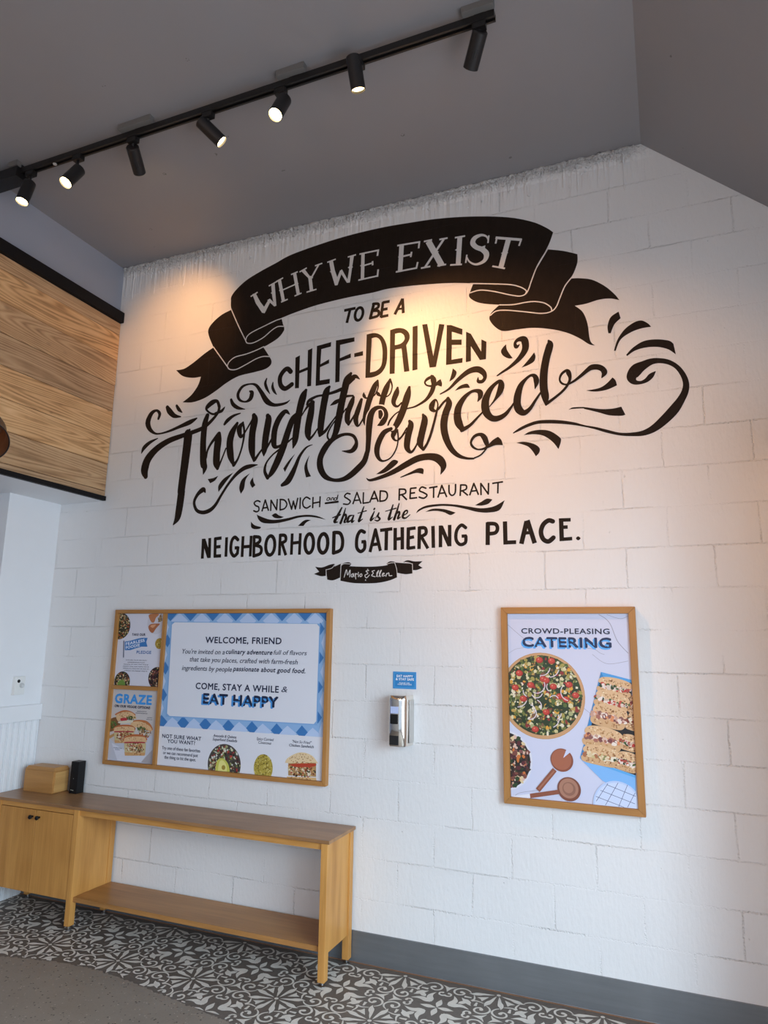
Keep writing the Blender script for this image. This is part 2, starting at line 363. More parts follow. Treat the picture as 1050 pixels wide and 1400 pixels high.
# bulkhead on the left
structure(prism('wall_left', [(XL, ZS), (XL, ZC + 0.1), (-4.0, ZC + 0.1), (-4.0, ZS)], 'y', YR, T, M_greywall))
box('trim_1', -4.0, XL - 0.001, YR, T * 0.99, ZS - 0.012, ZS - 0.0005, M_white)['kind'] = 'structure'
structure(box('wall_alcove', -2.3, XA, -0.425, T, 0, ZS - 0.012, M_white))
structure(box('wall_far', -4.0 - T, -4.0, YR, T, 0, ZC + 0.1, M_lav))
structure(box('wall_lobby', -4.0, -2.3, 0.0, T, 0, ZS - 0.012, M_lav))
def wall_with_hole(name, axis, at0, at1, a0, a1, z0, z1, h0, h1, hz0, hz1, m):
    bm = bmesh.new()
    for (p, q, r, s) in ((a0, h0, z0, z1), (h1, a1, z0, z1), (h0, h1, z0, hz0), (h0, h1, hz1, z1)):
        if axis == 'x': add_box(bm, at0, at1, p, q, r, s)
        else: add_box(bm, p, q, at0, at1, r, s)
    return structure(link(name, bm_mesh(bm, name), m))
structure(box('shade_block', 3.57, XR, -0.66, -0.0005, 0, 2.60, M_white))  # unseen block added to keep daylight off the wall's right end
wall_with_hole('wall_right', 'x', XR, XR + T, YR, T, 0, ZR + 0.1, -5.25, -1.35, 0.2, 2.5, M_white)
wall_with_hole('wall_rear', 'y', YR - T, YR, -4.0, XR + T, 0, ZC + 0.1, 0.6, 4.0, 0.2, 2.5, M_white)
def window(name, axis, at, h0, h1, z0, z1, n):
    bm = bmesh.new(); w = 0.05
    def bx(p, q, r, s):
        if axis == 'x': add_box(bm, at, at + w, p, q, r, s)
        else: add_box(bm, p, q, at - w, at, r, s)
    bx(h0, h1, z0, z0 + w); bx(h0, h1, z1 - w, z1)
    for i in range(n + 1):
        c = h0 + (h1 - h0) * i / n; c = min(max(c, h0 + w / 2), h1 - w / 2); bx(c - w / 2, c + w / 2, z0 + w, z1 - w)
    o = structure(link(name, bm_mesh(bm, name), M_blacktrim))
    bm = bmesh.new()
    if axis == 'x': add_box(bm, at + 0.02, at + 0.026, h0 + w, h1 - w, z0 + w, z1 - w)
    else: add_box(bm, h0 + w, h1 - w, at - 0.026, at - 0.02, z0 + w, z1 - w)
    link('window_pane', bm_mesh(bm), M_glass, o)
window('window_1', 'x', XR + 0.02, -5.25, -1.35, 0.2, 2.5, 3)
window('window_2', 'y', YR - 0.02, 0.6, 4.0, 0.2, 2.5, 3)

# baseboard: brushed strip with a thin sealant line
bb = structure(prism('baseboard_back', [(0.0, 0.0), (-0.010, 0.0), (-0.008, 0.006), (-0.006, 0.15), (0.0, 0.152)], 'x', XA, XR, M_base))
box('sealant_line', XA, XR, -0.014, -0.0105, 0, 0.005, plain('rusty sealant', (0.20, 0.10, 0.055), 0.6, noise=0.3, nscale=12), bb)
# black trims on the bulkhead, cladding between them
structure(box('trim_2', XL + 0.001, XL + 0.046, YR, -0.002, 3.955, 4.034, M_blacktrim, bev=0.002))
structure(box('trim_3', XL + 0.001, XL + 0.030, YR, -0.002, ZS - 0.012, ZS + 0.020, M_blacktrim, bev=0.002))
bm = bmesh.new(); lay = []
zt = 3.954; hs = [0.094, 0.200, 0.194, 0.197, 0.198, 0.197, 0.195, 0.037]; seams = [3.954, 3.860, 3.660, 3.466, 3.270, 3.072, 2.876, 2.680, 2.6425]
for i in range(len(seams) - 1):
    n0 = len(bm.faces); bm.faces.ensure_lookup_table()
    add_box(bm, XL + 0.0008, XL + 0.018 + 0.001 * (i % 3), YR, -0.004, seams[i + 1] + 0.0018, seams[i] - 0.0018, 0.0025)
    lay += [i] * (len(bm.faces) - n0)
me = bm_mesh(bm, 'cladding'); at = me.attributes.new('plank', 'FLOAT', 'FACE')
for p in me.polygons: at.data[p.index].value = next(i for i in range(8) if p.center.z >= seams[i + 1] - 1e-4) + 0.37
o = link('plank_cladding', me, M_plank); tag(o, 'reclaimed brown wood plank cladding between two black bars on the left bulkhead', 'wall cladding'); o['kind'] = 'thing'

# alcove: beadboard, rail
bm = bmesh.new(); pts = []
y = -0.425
while y < -0.001:
    pts += [(XA + 0.010, y), (XA + 0.012, y + 0.003), (XA + 0.012, y + 0.026), (XA + 0.010, y + 0.029), (XA + 0.004, y + 0.031), (XA + 0.004, y + 0.033), (XA + 0.013, y + 0.036), (XA + 0.013, y + 0.040), (XA + 0.004, y + 0.043), (XA + 0.004, y + 0.045)]
    y += 0.047
pts = [p for p in pts if p[1] < -0.001]
outl = [(XA, -0.425)] + pts + [(pts[-1][0], -0.001), (XA, -0.001)]
structure(prism('trim_4', outl, 'z', 0, 1.10, M_white))
structure(box('trim_5', XA, XA + 0.026, -0.425, -0.001, 1.102, 1.206, M_white, bev=0.003))
# thermostat
t = thing('thermostat', 'white wall thermostat with a round dial, on the alcove wall above the white rail', 'thermostat', (XA, -0.205, 1.276))
box('body', XA, XA + 0.026, -0.242, -0.163, 1.278, 1.397, M_plastic, t, 0.004)
lathe('sensor', (XA + 0.0255, -0.214, 1.367), (1, 0, 0), [(0, 0.011), (0.002, 0.011), (0.0028, 0.009)], M_darkmatte, t)
bm = bmesh.new(); add_lathe(bm, (XA + 0.026, -0.188, 1.338), (1, 0, 0), [(0, 0.017), (0.006, 0.0165), (0.0075, 0.0145), (0.0045, 0.013)], 32); link('dial', bm_mesh(bm, 'dial', True), plain('grey dial', (0.6, 0.61, 0.61), 0.35), t)

# ------------------------------------------------------------------ flat outlines: mural, prints, stencil
def catmull(pts, closed=False, n=7):
    out = []; L = len(pts)
    rng = range(L if closed else L - 1)
    for i in rng:
        p0 = pts[(i - 1) % L] if closed or i > 0 else pts[0]; p1 = pts[i]; p2 = pts[(i + 1) % L]
        p3 = pts[(i + 2) % L] if closed or i + 2 < L else pts[-1]
        for k in range(n):
            t_ = k / n; t2 = t_ * t_; t3 = t2 * t_
            out.append(tuple(0.5 * (2 * b + (c - a) * t_ + (2 * a - 5 * b + 4 * c - d) * t2 + (3 * b - 3 * c + d - a) * t3) for a, b, c, d in zip(p0, p1, p2, p3)))
    if not closed: out.append(tuple(pts[-1]))
    return out
def smooth_poly(pts, n=6):
    """closed outline; points flagged 1 stay sharp"""
    L = len(pts); cor = [i for i, p in enumerate(pts) if len(p) > 2 and p[2]]
    q = [p[:2] for p in pts]
    if not cor: return catmull(q, True, n)
    out = []
    for a, i in enumerate(cor):
        j = cor[(a + 1) % len(cor)]; seg = [q[i]]; k = i
        while True:
            k = (k + 1) % L; seg.append(q[k])
            if k == j: break
        out += catmull(seg, False, n)[:-1] if len(seg) > 2 else [seg[0]]
    return out
def tess(poly):
    return geometry.tessellate_polygon([[Vector((p[0], p[1], 0)) for p in poly]])
def ribbon_polys(pts, round_caps=True):
    """stroke with per-point width -> list of convex polys"""
    P = [Vector((p[0], p[1])) for p in pts]; W = [max(p[2], 1e-5) for p in pts]; out = []; Ls = []; Rs = []
    for i in range(len(P)):
        d = (P[min(i + 1, len(P) - 1)] - P[max(i - 1, 0)])
        if d.length < 1e-9: d = Vector((1, 0))
        d.normalize(); nrm = Vector((-d.y, d.x)); Ls.append(P[i] + nrm * W[i] / 2); Rs.append(P[i] - nrm * W[i] / 2)
    for i in range(len(P) - 1):
        out.append([Ls[i], Rs[i], Rs[i + 1], Ls[i + 1]])
    if round_caps:
        for i in (0, len(P) - 1):
            r = W[i] / 2
            if r > 4e-4: out.append([P[i] + Vector((math.cos(k * math.pi / 6), math.sin(k * math.pi / 6))) * r for k in range(12)])
    return [[(v.x, v.y) for v in q] for q in out]
def line_polys(pts):
    out = []; n = len(pts)
    for i in range(n - 1):
        a, b = Vector(pts[i][:2]), Vector(pts[i + 1][:2]); d = (b - a).normalized(); nr = Vector((-d.y, d.x)); w0, w1 = pts[i][2] / 2, pts[i + 1][2] / 2
        out.append([tuple(a + nr * w0), tuple(a - nr * w0), tuple(b - nr * w1), tuple(b + nr * w1)])
        if i > 0: out.append([tuple(a + Vector((math.cos(k * math.pi / 5), math.sin(k * math.pi / 5))) * w0) for k in range(10)])
    return out
def wall_mesh(polys, ydepth, name):
    """polys of (x,z) at one depth, tessellated into a sheet of paint"""
    V, F = [], []
    for po in polys:
        b = len(V); yy = ydepth - (len(F) % 190) * 1.5e-6; V += [(p[0], yy, p[1]) for p in po]
        if len(po) <= 4: F.append([b + i for i in range(len(po))])
        else: F += [[b + i for i in tri] for tri in tess(po)]
    me = bpy.data.meshes.new(name); me.from_pydata(V, [], F); me.validate()
    bm = bmesh.new(); bm.from_mesh(me)
    for f in bm.faces:
        f.normal_update()
        if f.normal.y > 0: f.normal_flip()
    bm.to_mesh(me); bm.free(); return me

MURAL = [
["ribbon","p","k",[3558,39931,0,3929,40362,0,4688,40898,0,5836,41349,0,6971,41701,0,8219,42084,0,10664,42401,0,12638,42538,0,14801,42550,0,16645,42442,0,18282,42303,0,19964,42047,0,21769,41640,0,23164,41206,0,24347,40639,0,25084,40090,0,25417,39749,1,25135,39015,0,24503,37871,0,24101,36954,0,23904,36393,0,23733,36221,1,23408,36671,0,22565,37019,0,20828,37473,0,19482,37768,0,18379,37938,0,16679,38127,0,15222,38215,0,14230,38158,0,12194,38142,0,10303,38035,0,9014,37857,0,7812,37629,0,6442,37265,0,5511,36937,0,5042,36666,0,4912,36413,1,4250,37639,0,3627,38919,0,3530,39569,0]],
["ribbon","p","k",[3625,38918,1,2840,38678,0,2162,38251,0,1790,37768,0,1881,37227,0,2321,36346,1,1617,36006,0,637,35434,0,-64,35130,0,-744,35119,1,-123,34598,0,726,34346,0,1421,34339,1,1234,33744,0,724,33103,0,21,32661,1,871,32556,0,1867,32739,0,2830,33182,0,3588,33603,0,4537,33949,0,5678,34047,0,6520,34141,0,6929,34338,0,7035,34621,0,6848,34991,0,6338,35741,1,6708,35856,0,7438,36187,0,7834,36595,0,7886,36863,0,7781,37123,0,7648,37562,1,5491,37251,0]],
["ribbon","p","k",[25102,38748,1,25943,38464,0,26704,38100,1,26686,37612,0,26492,37065,0,26278,36698,1,26753,36622,0,27431,36389,0,28085,35876,0,28560,35310,0,28790,34919,1,28302,35104,0,27718,35138,0,27035,35027,0,26452,35020,1,26848,34585,0,27076,33882,0,27151,33025,0,27240,32712,0,27424,32516,1,27111,32640,0,26620,33065,0,25950,33505,0,25089,33859,0,24117,34100,0,23212,34156,0,22430,34189,0,21969,34514,0,21647,35017,0,21700,35358,0,21940,35616,0,22245,35851,1,21377,36072,0,20803,36330,0,20438,36706,0,20519,37050,0,20679,37451,1,22344,37254,0,23734,36929,0]],
["ribbon_outline","s","w",[3592,38960,76,4252,37639,74,4923,36429,73]],
["ribbon_outline","s","w",[4923,36429,73,5022,36712,73,5412,36956,73,6444,37264,72,7093,37459,71,7649,37545,71]],
["ribbon_outline","s","w",[4901,36468,73,5071,36221,72,5554,36170,72,6301,36415,71,6938,36832,71,7396,37015,71,7844,36956,70]],
["ribbon_outline","s","w",[2320,36364,75,2961,35535,74,3568,34757,73]],
["ribbon_outline","s","w",[3547,34787,73,3684,35074,73,4155,35354,73,5022,35441,72,5779,35586,71,6385,35760,71]],
["ribbon_outline","s","w",[3545,34804,73,3770,34536,73,4311,34458,72,5068,34696,71,5814,34974,71,6376,35062,70,6924,34971,70]],
["ribbon_outline","s","w",[25151,38879,68,24488,37876,68,24100,36956,67,23953,36537,67,23763,36245,67,23440,36167,67,22889,36342,68,21863,36770,70,21100,36989,71,20499,36930,71]],
["ribbon_outline","s","w",[20524,37523,72,21394,37341,71,22809,37011,69,23453,36734,68,23795,36438,67,23763,36265,67]],
["ribbon_outline","s","w",[26323,36728,65,25958,36293,65,25673,35666,65,25436,35128,65,25120,34895,65,24587,34893,65,23691,35151,66,22593,35448,68,22032,35489,68,21708,35287,69]],
["ribbon_outline","s","w",[22245,35841,68,23062,35711,67,23705,35721,67,24249,35679,66,24782,35492,66,25129,35185,65,25193,34960,65]],
["why_lettering","p","w",[5259,39749,1,5513,39787,1,5901,39090,1,6247,38642,1,6544,39077,1,6734,38935,1,6319,38162,1,6109,38242,1,5581,39010,1]],
["why_lettering","p","w",[6475,39090,1,6677,39159,1,7182,38598,1,7050,38517,1]],
["why_lettering","p","w",[6712,40221,1,6985,40243,1,7207,38551,1,7050,38517,1,6854,39253,1]],
["why_lettering","l","w",[5127,39601,103,5674,39821,103]],
["why_lettering","l","w",[6535,40106,102,7252,40350,101]],
["why_lettering","p","w",[5478,39190,1,5679,39325,1,5897,39155,1,5697,39021,1]],
["why_lettering","p","w",[6718,39556,1,6899,39692,1,7095,39527,1,6915,39391,1]],
["why_lettering","l","w",[7339,40419,245,7734,38791,240]],
["why_lettering","l","w",[8496,40654,242,8854,39043,237]],
["why_lettering","l","w",[7561,39586,100,8752,39861,99]],
["why_lettering","l","w",[7095,40317,101,7630,40489,101]],
["why_lettering","l","w",[7557,38740,99,8066,38856,98]],
["why_lettering","l","w",[8230,40602,100,8738,40711,99]],
["why_lettering","l","w",[8569,38992,98,9093,39102,97]],
["why_lettering","p","w",[7345,39617,1,7507,39756,1,7684,39594,1,7522,39455,1]],
["why_lettering","p","w",[8508,39867,1,8669,40004,1,8841,39843,1,8682,39706,1]],
["why_lettering","p","w",[8980,40725,1,9265,40772,1,9751,40082,1,9670,39952,1]],
["why_lettering","l","w",[10286,40876,125,9775,40036,125]],
["why_lettering","l","w",[9686,40075,251,9832,39126,248]],
["why_lettering","l","w",[8872,40662,99,9415,40847,99]],
["why_lettering","l","w",[10026,40867,98,10564,40944,97]],
["why_lettering","l","w",[9464,39093,97,10198,39159,96]],
["why_lettering","p","w",[9533,40084,1,9725,40214,1,9927,40047,1,9736,39918,1]],
["we_lettering","p","w",[11056,40965,1,11332,40990,1,11505,40226,1,11689,39713,1,11886,40168,1,12036,40054,1,11727,39150,1,11538,39166,1,11233,40126,1]],
["we_lettering","p","w",[11846,40093,1,12011,40204,1,12494,39284,1,12394,39182,1]],
["we_lettering","p","w",[12574,40995,1,12844,40999,1,12601,39161,1,12394,39182,1,12516,40017,1]],
["we_lettering","l","w",[10929,40929,97,11543,41029,96]],
["we_lettering","l","w",[12407,40989,95,12988,41030,94]],
["we_lettering","p","w",[11139,40218,1,11310,40349,1,11490,40187,1,11320,40056,1]],
["we_lettering","p","w",[12427,40241,1,12611,40368,1,12802,40205,1,12619,40078,1]],
["we_lettering","l","w",[13483,40984,240,13482,39229,235]],
["we_lettering","l","w",[13236,41017,107,14600,41006,105]],
["we_lettering","l","w",[13563,40148,106,14171,40203,105]],
["we_lettering","l","w",[13196,39205,105,14551,39236,103]],
["we_lettering","l","w",[14549,41058,118,14486,40624,118]],
["we_lettering","l","w",[14159,40328,118,14174,40040,118]],
["we_lettering","l","w",[14512,39173,116,14563,39676,116]],
["we_lettering","p","w",[13291,40184,1,13457,40313,1,13629,40154,1,13464,40026,1]],
["exist_lettering","l","w",[16129,41023,308,16050,39289,303]],
["exist_lettering","l","w",[15834,41038,116,17351,40960,114]],
["exist_lettering","l","w",[16177,40219,115,16778,40229,114]],
["exist_lettering","l","w",[15757,39250,114,17150,39239,112]],
["exist_lettering","l","w",[17313,41008,114,17258,40542,113]],
["exist_lettering","l","w",[16796,40404,114,16741,40058,113]],
["exist_lettering","l","w",[17112,39188,112,17205,39622,112]],
["exist_lettering","p","w",[15888,40241,1,16077,40361,1,16269,40199,1,16080,40080,1]],
["exist_lettering","l","w",[17886,40879,375,18751,39081,363]],
["exist_lettering","l","w",[18884,40792,148,17683,39168,148]],
["exist_lettering","l","w",[17600,40924,113,18132,40923,112]],
["exist_lettering","l","w",[18603,40836,111,19126,40816,111]],
["exist_lettering","l","w",[17417,39164,111,18022,39156,110]],
["exist_lettering","l","w",[18472,39101,109,19029,39081,108]],
["exist_lettering","p","w",[18020,40117,1,18303,40193,1,18584,40034,1,18303,39957,1]],
["exist_lettering","l","w",[19900,40717,303,19780,38904,297]],
["exist_lettering","l","w",[19588,40730,110,20229,40701,109]],
["exist_lettering","l","w",[19286,38988,108,20016,38874,107]],
["exist_lettering","p","w",[19584,39912,1,19804,40019,1,20022,39854,1,19803,39748,1]],
["exist_lettering","s","w",[21640,40071,59,21537,40363,106,21219,40532,166,20824,40429,286,20694,40130,310,20907,39813,284,21296,39555,305,21522,39201,326,21375,38815,232,20894,38689,140,20485,38947,94,20309,39330,71]],
["exist_lettering","l","w",[21680,40407,94,21620,39923,94]],
["exist_lettering","l","w",[20327,39441,95,20251,38920,95]],
["exist_lettering","p","w",[21210,39765,1,21459,39806,1,21401,39418,1,21206,39479,1]],
["exist_lettering","l","w",[22082,40162,163,23611,39682,159]],
["exist_lettering","l","w",[22170,40180,105,22076,39782,105]],
["exist_lettering","l","w",[23595,39723,102,23450,39325,102]],
["exist_lettering","l","w",[21861,38373,103,22602,38069,102]],
["exist_lettering","l","w",[22862,39946,311,22362,38175,306]],
["exist_lettering","p","w",[22382,39090,1,22605,39192,1,22822,39032,1,22601,38930,1]],
["to_be_a_lettering","l","k",[12250,37294,197,13047,37313,195]],
["to_be_a_lettering","l","k",[12668,37291,196,12460,36405,194]],
["to_be_a_lettering","s","k",[13562,36824,192,13491,36621,192,13369,36485,192,13227,36452,192,13102,36532,193,13030,36702,193,13029,36919,194,13099,37123,194,13222,37259,194,13365,37291,194,13489,37210,193,13561,37039,193,13562,36824,192]],
["to_be_a_lettering","l","k",[14311,37405,204,14069,36395,203]],
["to_be_a_lettering","s","k",[14266,37377,191,14591,37318,190,14595,37085,190,14239,36935,191]],
["to_be_a_lettering","s","k",[14203,36924,191,14617,36831,189,14587,36526,189,14068,36448,190]],
["to_be_a_lettering","l","k",[14929,37398,190,14804,36372,188]],
["to_be_a_lettering","l","k",[14894,37351,190,15374,37351,188]],
["to_be_a_lettering","l","k",[14867,36875,189,15239,36879,188]],
["to_be_a_lettering","l","k",[14785,36411,188,15299,36426,187]],
["to_be_a_lettering","l","k",[16234,37367,198,15721,36404,198]],
["to_be_a_lettering","l","k",[16217,37370,198,16287,36391,196]],
["to_be_a_lettering","l","k",[15875,36728,148,16284,36707,148]],
["chef_driven_lettering","s","k",[8518,33694,323,8271,33929,325,8000,33822,326,7742,33420,326,7808,32884,324,8158,32584,321,8637,32809,320]],
["chef_driven_lettering","p","k",[8829,34614,1,9156,34729,1,9175,32486,1,8883,32506,1]],
["chef_driven_lettering","p","k",[9727,34987,1,10051,35082,1,10055,32512,1,9769,32515,1]],
["chef_driven_lettering","p","k",[9085,33668,1,9868,33862,1,9876,33663,1,9094,33468,1]],
["chef_driven_lettering","p","k",[10373,35177,1,11393,35286,1,11384,34981,1,10707,34907,1,10667,33889,1,11280,34138,1,11289,33869,1,10655,33694,1,10668,32802,1,11379,32811,1,11371,32495,1,10379,32469,1]],
["chef_driven_lettering","p","k",[11728,35339,1,13022,35344,1,13029,35059,1,12037,34986,1,12044,34094,1,12792,34299,1,12800,34016,1,12051,33881,1,12054,32526,1,11760,32513,1]],
["chef_driven_lettering","p","k",[13030,34263,1,13626,34329,1,13633,34030,1,13036,34016,1]],
["chef_driven_lettering","p","k",[13855,35402,1,14429,35395,0,14877,35128,0,15167,34611,0,15264,34007,0,15205,33241,0,14899,32720,0,14394,32516,0,13826,32526,1]],
["chef_driven_lettering","p","h",[14203,35081,1,14524,35081,0,14776,34848,0,14907,34409,0,14950,33882,0,14874,33204,0,14563,32905,0,14140,32844,1]],
["chef_driven_lettering","p","k",[15429,35423,1,15952,35474,0,16385,35332,0,16663,35026,0,16700,34633,0,16498,34263,1,16717,32566,1,16378,32563,1,16191,34106,1,15777,34084,1,15762,32549,1,15434,32561,1]],
["chef_driven_lettering","p","h",[15764,35123,1,16111,35118,0,16338,34925,0,16375,34643,0,16136,34424,0,15756,34380,1]],
["chef_driven_lettering","p","k",[16899,35400,1,17223,35414,1,17222,32595,1,16903,32573,1]],
["chef_driven_lettering","p","k",[17511,35434,1,17831,35413,1,18218,33286,1,18581,35284,1,18911,35194,1,18383,32594,1,17988,32602,1]],
["chef_driven_lettering","p","k",[19059,35134,1,19320,35090,1,20015,34720,1,19996,34356,1,19367,34661,1,19365,34159,1,19962,34063,1,19960,33731,1,19364,33826,1,19344,32900,1,20018,32914,1,20000,32622,1,19003,32620,1]],
["chef_driven_lettering","p","k",[20238,34516,1,20523,34336,1,21125,33138,1,21150,33887,1,21445,33692,1,21399,32626,1,21041,32630,1,20516,33561,1,20508,32645,1,20207,32624,1]],
["thoughtfully_lettering","s","k",[-2665,27588,352,-2817,28087,649,-2603,28837,632,-1906,29509,512,-945,29974,429,106,30216,346,828,30348,324,1774,30572,302,2309,30857,263,2754,31239,225,3046,31549,168]],
["thoughtfully_lettering","s","k",[3114,31918,225,3006,31553,206,2576,31514,151,2116,31830,152,2138,32070,324,2516,32336,380,2908,32371,227,3111,31953,244]],
["thoughtfully_lettering","s","k",[2811,31542,150,3275,31625,224,3460,31774,168,3553,31900,56]],
["thoughtfully_lettering","s","k",[776,30582,191,702,30396,650,678,29709,684,590,28348,657,514,27336,633,449,26398,609,468,26179,589,383,25116,566,277,24493,454,-7,24078,91]],
["thoughtfully_lettering","s","k",[2184,31463,321,2011,30807,471,1978,29580,484,2099,28215,532,2241,27801,401,2162,27392,91]],
["thoughtfully_lettering","s","k",[2332,28464,92,2385,28998,166,2685,29510,203,3156,30003,312]],
["thoughtfully_lettering","s","k",[3215,30051,331,3186,29595,549,3134,28793,545,3156,28056,523,3250,27616,125]],
["thoughtfully_lettering","s","k",[3286,27646,179,3551,28254,126,3845,28993,108]],
["thoughtfully_lettering","s","k",[4619,30639,217,4256,30007,488,4124,29350,522,4243,28474,499,4531,27788,176]],
["thoughtfully_lettering","s","k",[4530,27802,264,4829,28190,158,5084,28925,141,5208,29707,160,5179,30177,161,5060,30624,162]],
["thoughtfully_lettering","s","k",[5074,30643,144,4822,30315,396,4846,29945,358,4968,29679,232,5156,29812,160,5316,30029,125,5556,30402,125,5773,30779,107]],
["thoughtfully_lettering","s","k",[5877,31047,303,5957,30691,515,5832,29775,511,5861,28784,506,6073,27948,172]],
["thoughtfully_lettering","s","k",[6128,28009,224,6449,28435,155,6703,28736,120]],
["thoughtfully_lettering","s","k",[6937,30898,298,7013,30573,489,6878,29535,502,6811,28628,429,6789,28228,103]],
["thoughtfully_lettering","s","k",[6902,28555,137,7148,28986,154,7328,29293,137]],
["thoughtfully_lettering","s","k",[8570,30802,68,8252,31022,310,7858,30674,414,7564,30052,431,7481,29408,428,7522,28884,375,7718,28710,237,8092,28829,169,8327,29128,101]],
["thoughtfully_lettering","s","k",[9018,30802,102,8800,30437,408,8514,29690,457,8206,28689,505,7823,27762,503,7464,27089,401,7147,26700,117]],
["thoughtfully_lettering","s","k",[7160,26731,251,6918,27198,219,7019,27736,136,7442,28214,118,7997,28580,135,8547,28977,134,8993,29285,100]],
["thoughtfully_lettering","s","k",[9690,32273,222,9496,31853,512,9256,30839,491,9120,29754,487,9041,28992,417,8921,28524,83]],
["thoughtfully_lettering","s","k",[9410,30529,84,9661,30921,118,9961,31274,219,10270,31398,201]],
["thoughtfully_lettering","s","k",[10187,31389,336,10103,30675,484,9957,29793,481,9964,29281,412,10054,28922,98]],
["thoughtfully_lettering","s","k",[10072,28984,180,10352,29241,147,10626,29625,98]],
["thoughtfully_lettering","s","k",[11356,32275,200,11161,31965,467,10976,30958,479,10858,30013,475,10826,29382,391,10768,29103,97]],
["thoughtfully_lettering","s","k",[10800,29163,211,11166,29409,211,11524,29844,130,11881,30278,97]],
["thoughtfully_lettering","s","k",[9786,31295,101,9950,31548,220,10465,31756,168,11016,31790,150,11696,31883,215,12199,32009,246]],
["thoughtfully_lettering","s","k",[12831,32963,197,12599,32610,493,12453,32053,491,12229,30998,487,12057,30006,483,11880,29208,400,11507,28695,96]],
["thoughtfully_lettering","s","k",[12769,32280,65,12973,32636,376,13184,32709,244,13440,32507,49]],
["thoughtfully_lettering","s","k",[11534,28705,112,11334,29045,129,11455,29473,113,11855,30029,97,12215,30303,113,12571,30703,97]],
["thoughtfully_lettering","s","k",[11471,31039,49,11818,31207,278,12185,31353,179,12549,31498,179,13015,31484,113]],
["thoughtfully_lettering","s","k",[13045,31372,193,12927,31039,369,12698,30436,384,12671,29937,350,12759,29627,95]],
["thoughtfully_lettering","s","k",[12758,29664,174,13038,30052,127,13335,30550,95]],
["thoughtfully_lettering","s","k",[13590,31159,207,13431,30663,333,13248,30059,348,13290,29681,283,13419,29492,125,13660,29795,110,13846,30177,94]],
["thoughtfully_lettering","s","k",[14647,32254,127,14460,31914,364,14169,31199,395,13957,30476,361,13853,29866,313,13911,29550,202]],
["thoughtfully_lettering","s","k",[14648,32241,143,14694,31820,95,14521,31405,94,14233,31222,95,13908,31219,111,13754,31408,207,13737,31581,64]],
["thoughtfully_lettering","s","k",[15468,32229,110,15234,31686,390,15008,31031,389,14921,30485,372,14931,29929,369]],
["thoughtfully_lettering","s","k",[15469,32216,141,15614,31760,93,15494,31311,93,15230,31140,93,14877,31234,109,14701,31381,220,14647,31526,63]],
["thoughtfully_lettering","s","k",[15963,31621,139,15892,31291,369,15721,30819,322,15788,30534,199,15996,30441,137,16225,30634,106]],
["thoughtfully_lettering","s","k",[16714,31540,183,16594,31016,440,16341,30192,453,16038,29498,436,15701,28977,331]],
["thoughtfully_lettering","s","k",[15353,29196,106,15486,29590,122,15845,29976,91,16279,30169,91,16650,30229,90,17142,30309,119,17749,30615,193,18099,31036,282,18243,31471,297,18219,31839,344,18109,32067,150]],
["thoughtfully_lettering","s","k",[18182,32027,180,17867,31918,196,17697,31727,120,17807,31530,105,18111,31441,134,18412,31509,208]],
["thoughtfully_lettering","p","k",[18352,31578,1,18484,31694,0,18664,31802,1,18760,31523,0,18735,31315,1,18532,31403,0]],
["sourced_lettering","s","h",[14780,29454,337,15126,29630,504,15258,30075,429,14985,30489,340,14506,30441,436,14211,30073,545,14144,29524,558]],
["sourced_lettering","s","h",[15668,29114,331,15323,29090,379,15044,28816,424,14737,28239,499]],
["sourced_lettering","s","k",[14717,29388,77,15001,29522,382,15236,29894,306,15179,30269,231,14921,30497,201,14538,30469,311,14255,30130,421,14147,29401,433,14124,28605,353,14087,27938,320,14046,27759,319,13865,27230,379,13488,26838,410,12917,26401,381,12400,26210,276,11807,26232,217,11265,26501,345,10923,27054,428,10887,27679,415,11190,28307,432,11659,28780,335,12253,29013,222,12716,29040,189,13114,28881,203,13319,28502,217,13230,28142,340,12942,27936,264,12375,28001,47]],
["sourced_lettering","s","k",[15575,29075,226,15106,28870,349,14768,28267,378,14682,27760,346,14816,27326,224,15102,27133,119,15568,27289,89,15903,27765,89,16039,28351,89,15995,28928,105]],
["sourced_lettering","s","k",[15982,28959,135,15748,28742,330,15726,28503,194,15896,28317,104,16143,28389,104,16479,28756,89]],
["sourced_lettering","s","k",[16100,28417,89,16296,28565,119,16569,29017,89]],
["sourced_lettering","s","k",[16743,29431,178,16831,29169,370,16665,28527,412,16597,27937,381,16703,27630,262,16905,27528,160,17145,27825,116,17288,28136,87]],
["sourced_lettering","s","k",[17583,29732,147,17693,29373,395,17516,28558,422,17422,28034,405,17592,27570,100]],
["sourced_lettering","s","k",[17628,27613,187,17878,27989,158,18115,28614,158,18353,29477,145,18472,29999,117]],
["sourced_lettering","s","k",[18472,29939,102,18496,30295,88,18352,30552,132,18149,30277,338,18137,30009,293,18353,29870,146,18561,30000,145,18829,30314,145,19096,30519,145]],
["sourced_lettering","s","k",[19114,30547,203,19172,30182,390,18958,29585,431,18862,28888,429,18990,28171,396,19291,27502,321,19693,27072,248,20149,26859,150,20602,26795,108,20659,26819,95,21025,26967,94,21308,27252,94,21440,27466,94]],
["sourced_lettering","s","k",[21440,27495,135,21270,27329,135,20889,27298,95,20580,27476,137,20470,27761,137,20672,28086,179,21012,28165,205,21234,27971,313,21369,27615,270,21422,27411,135]],
["sourced_lettering","s","k",[20887,30137,56,21039,30422,281,21013,30689,310,20757,30799,199,20440,30734,185,20062,30428,286,19756,29934,399,19678,29414,440,19773,28934,451,19990,28561,279]],
["sourced_lettering","s","k",[19932,28509,210,20134,28616,237,20451,28790,181,20796,29111,139,21169,29474,97]],
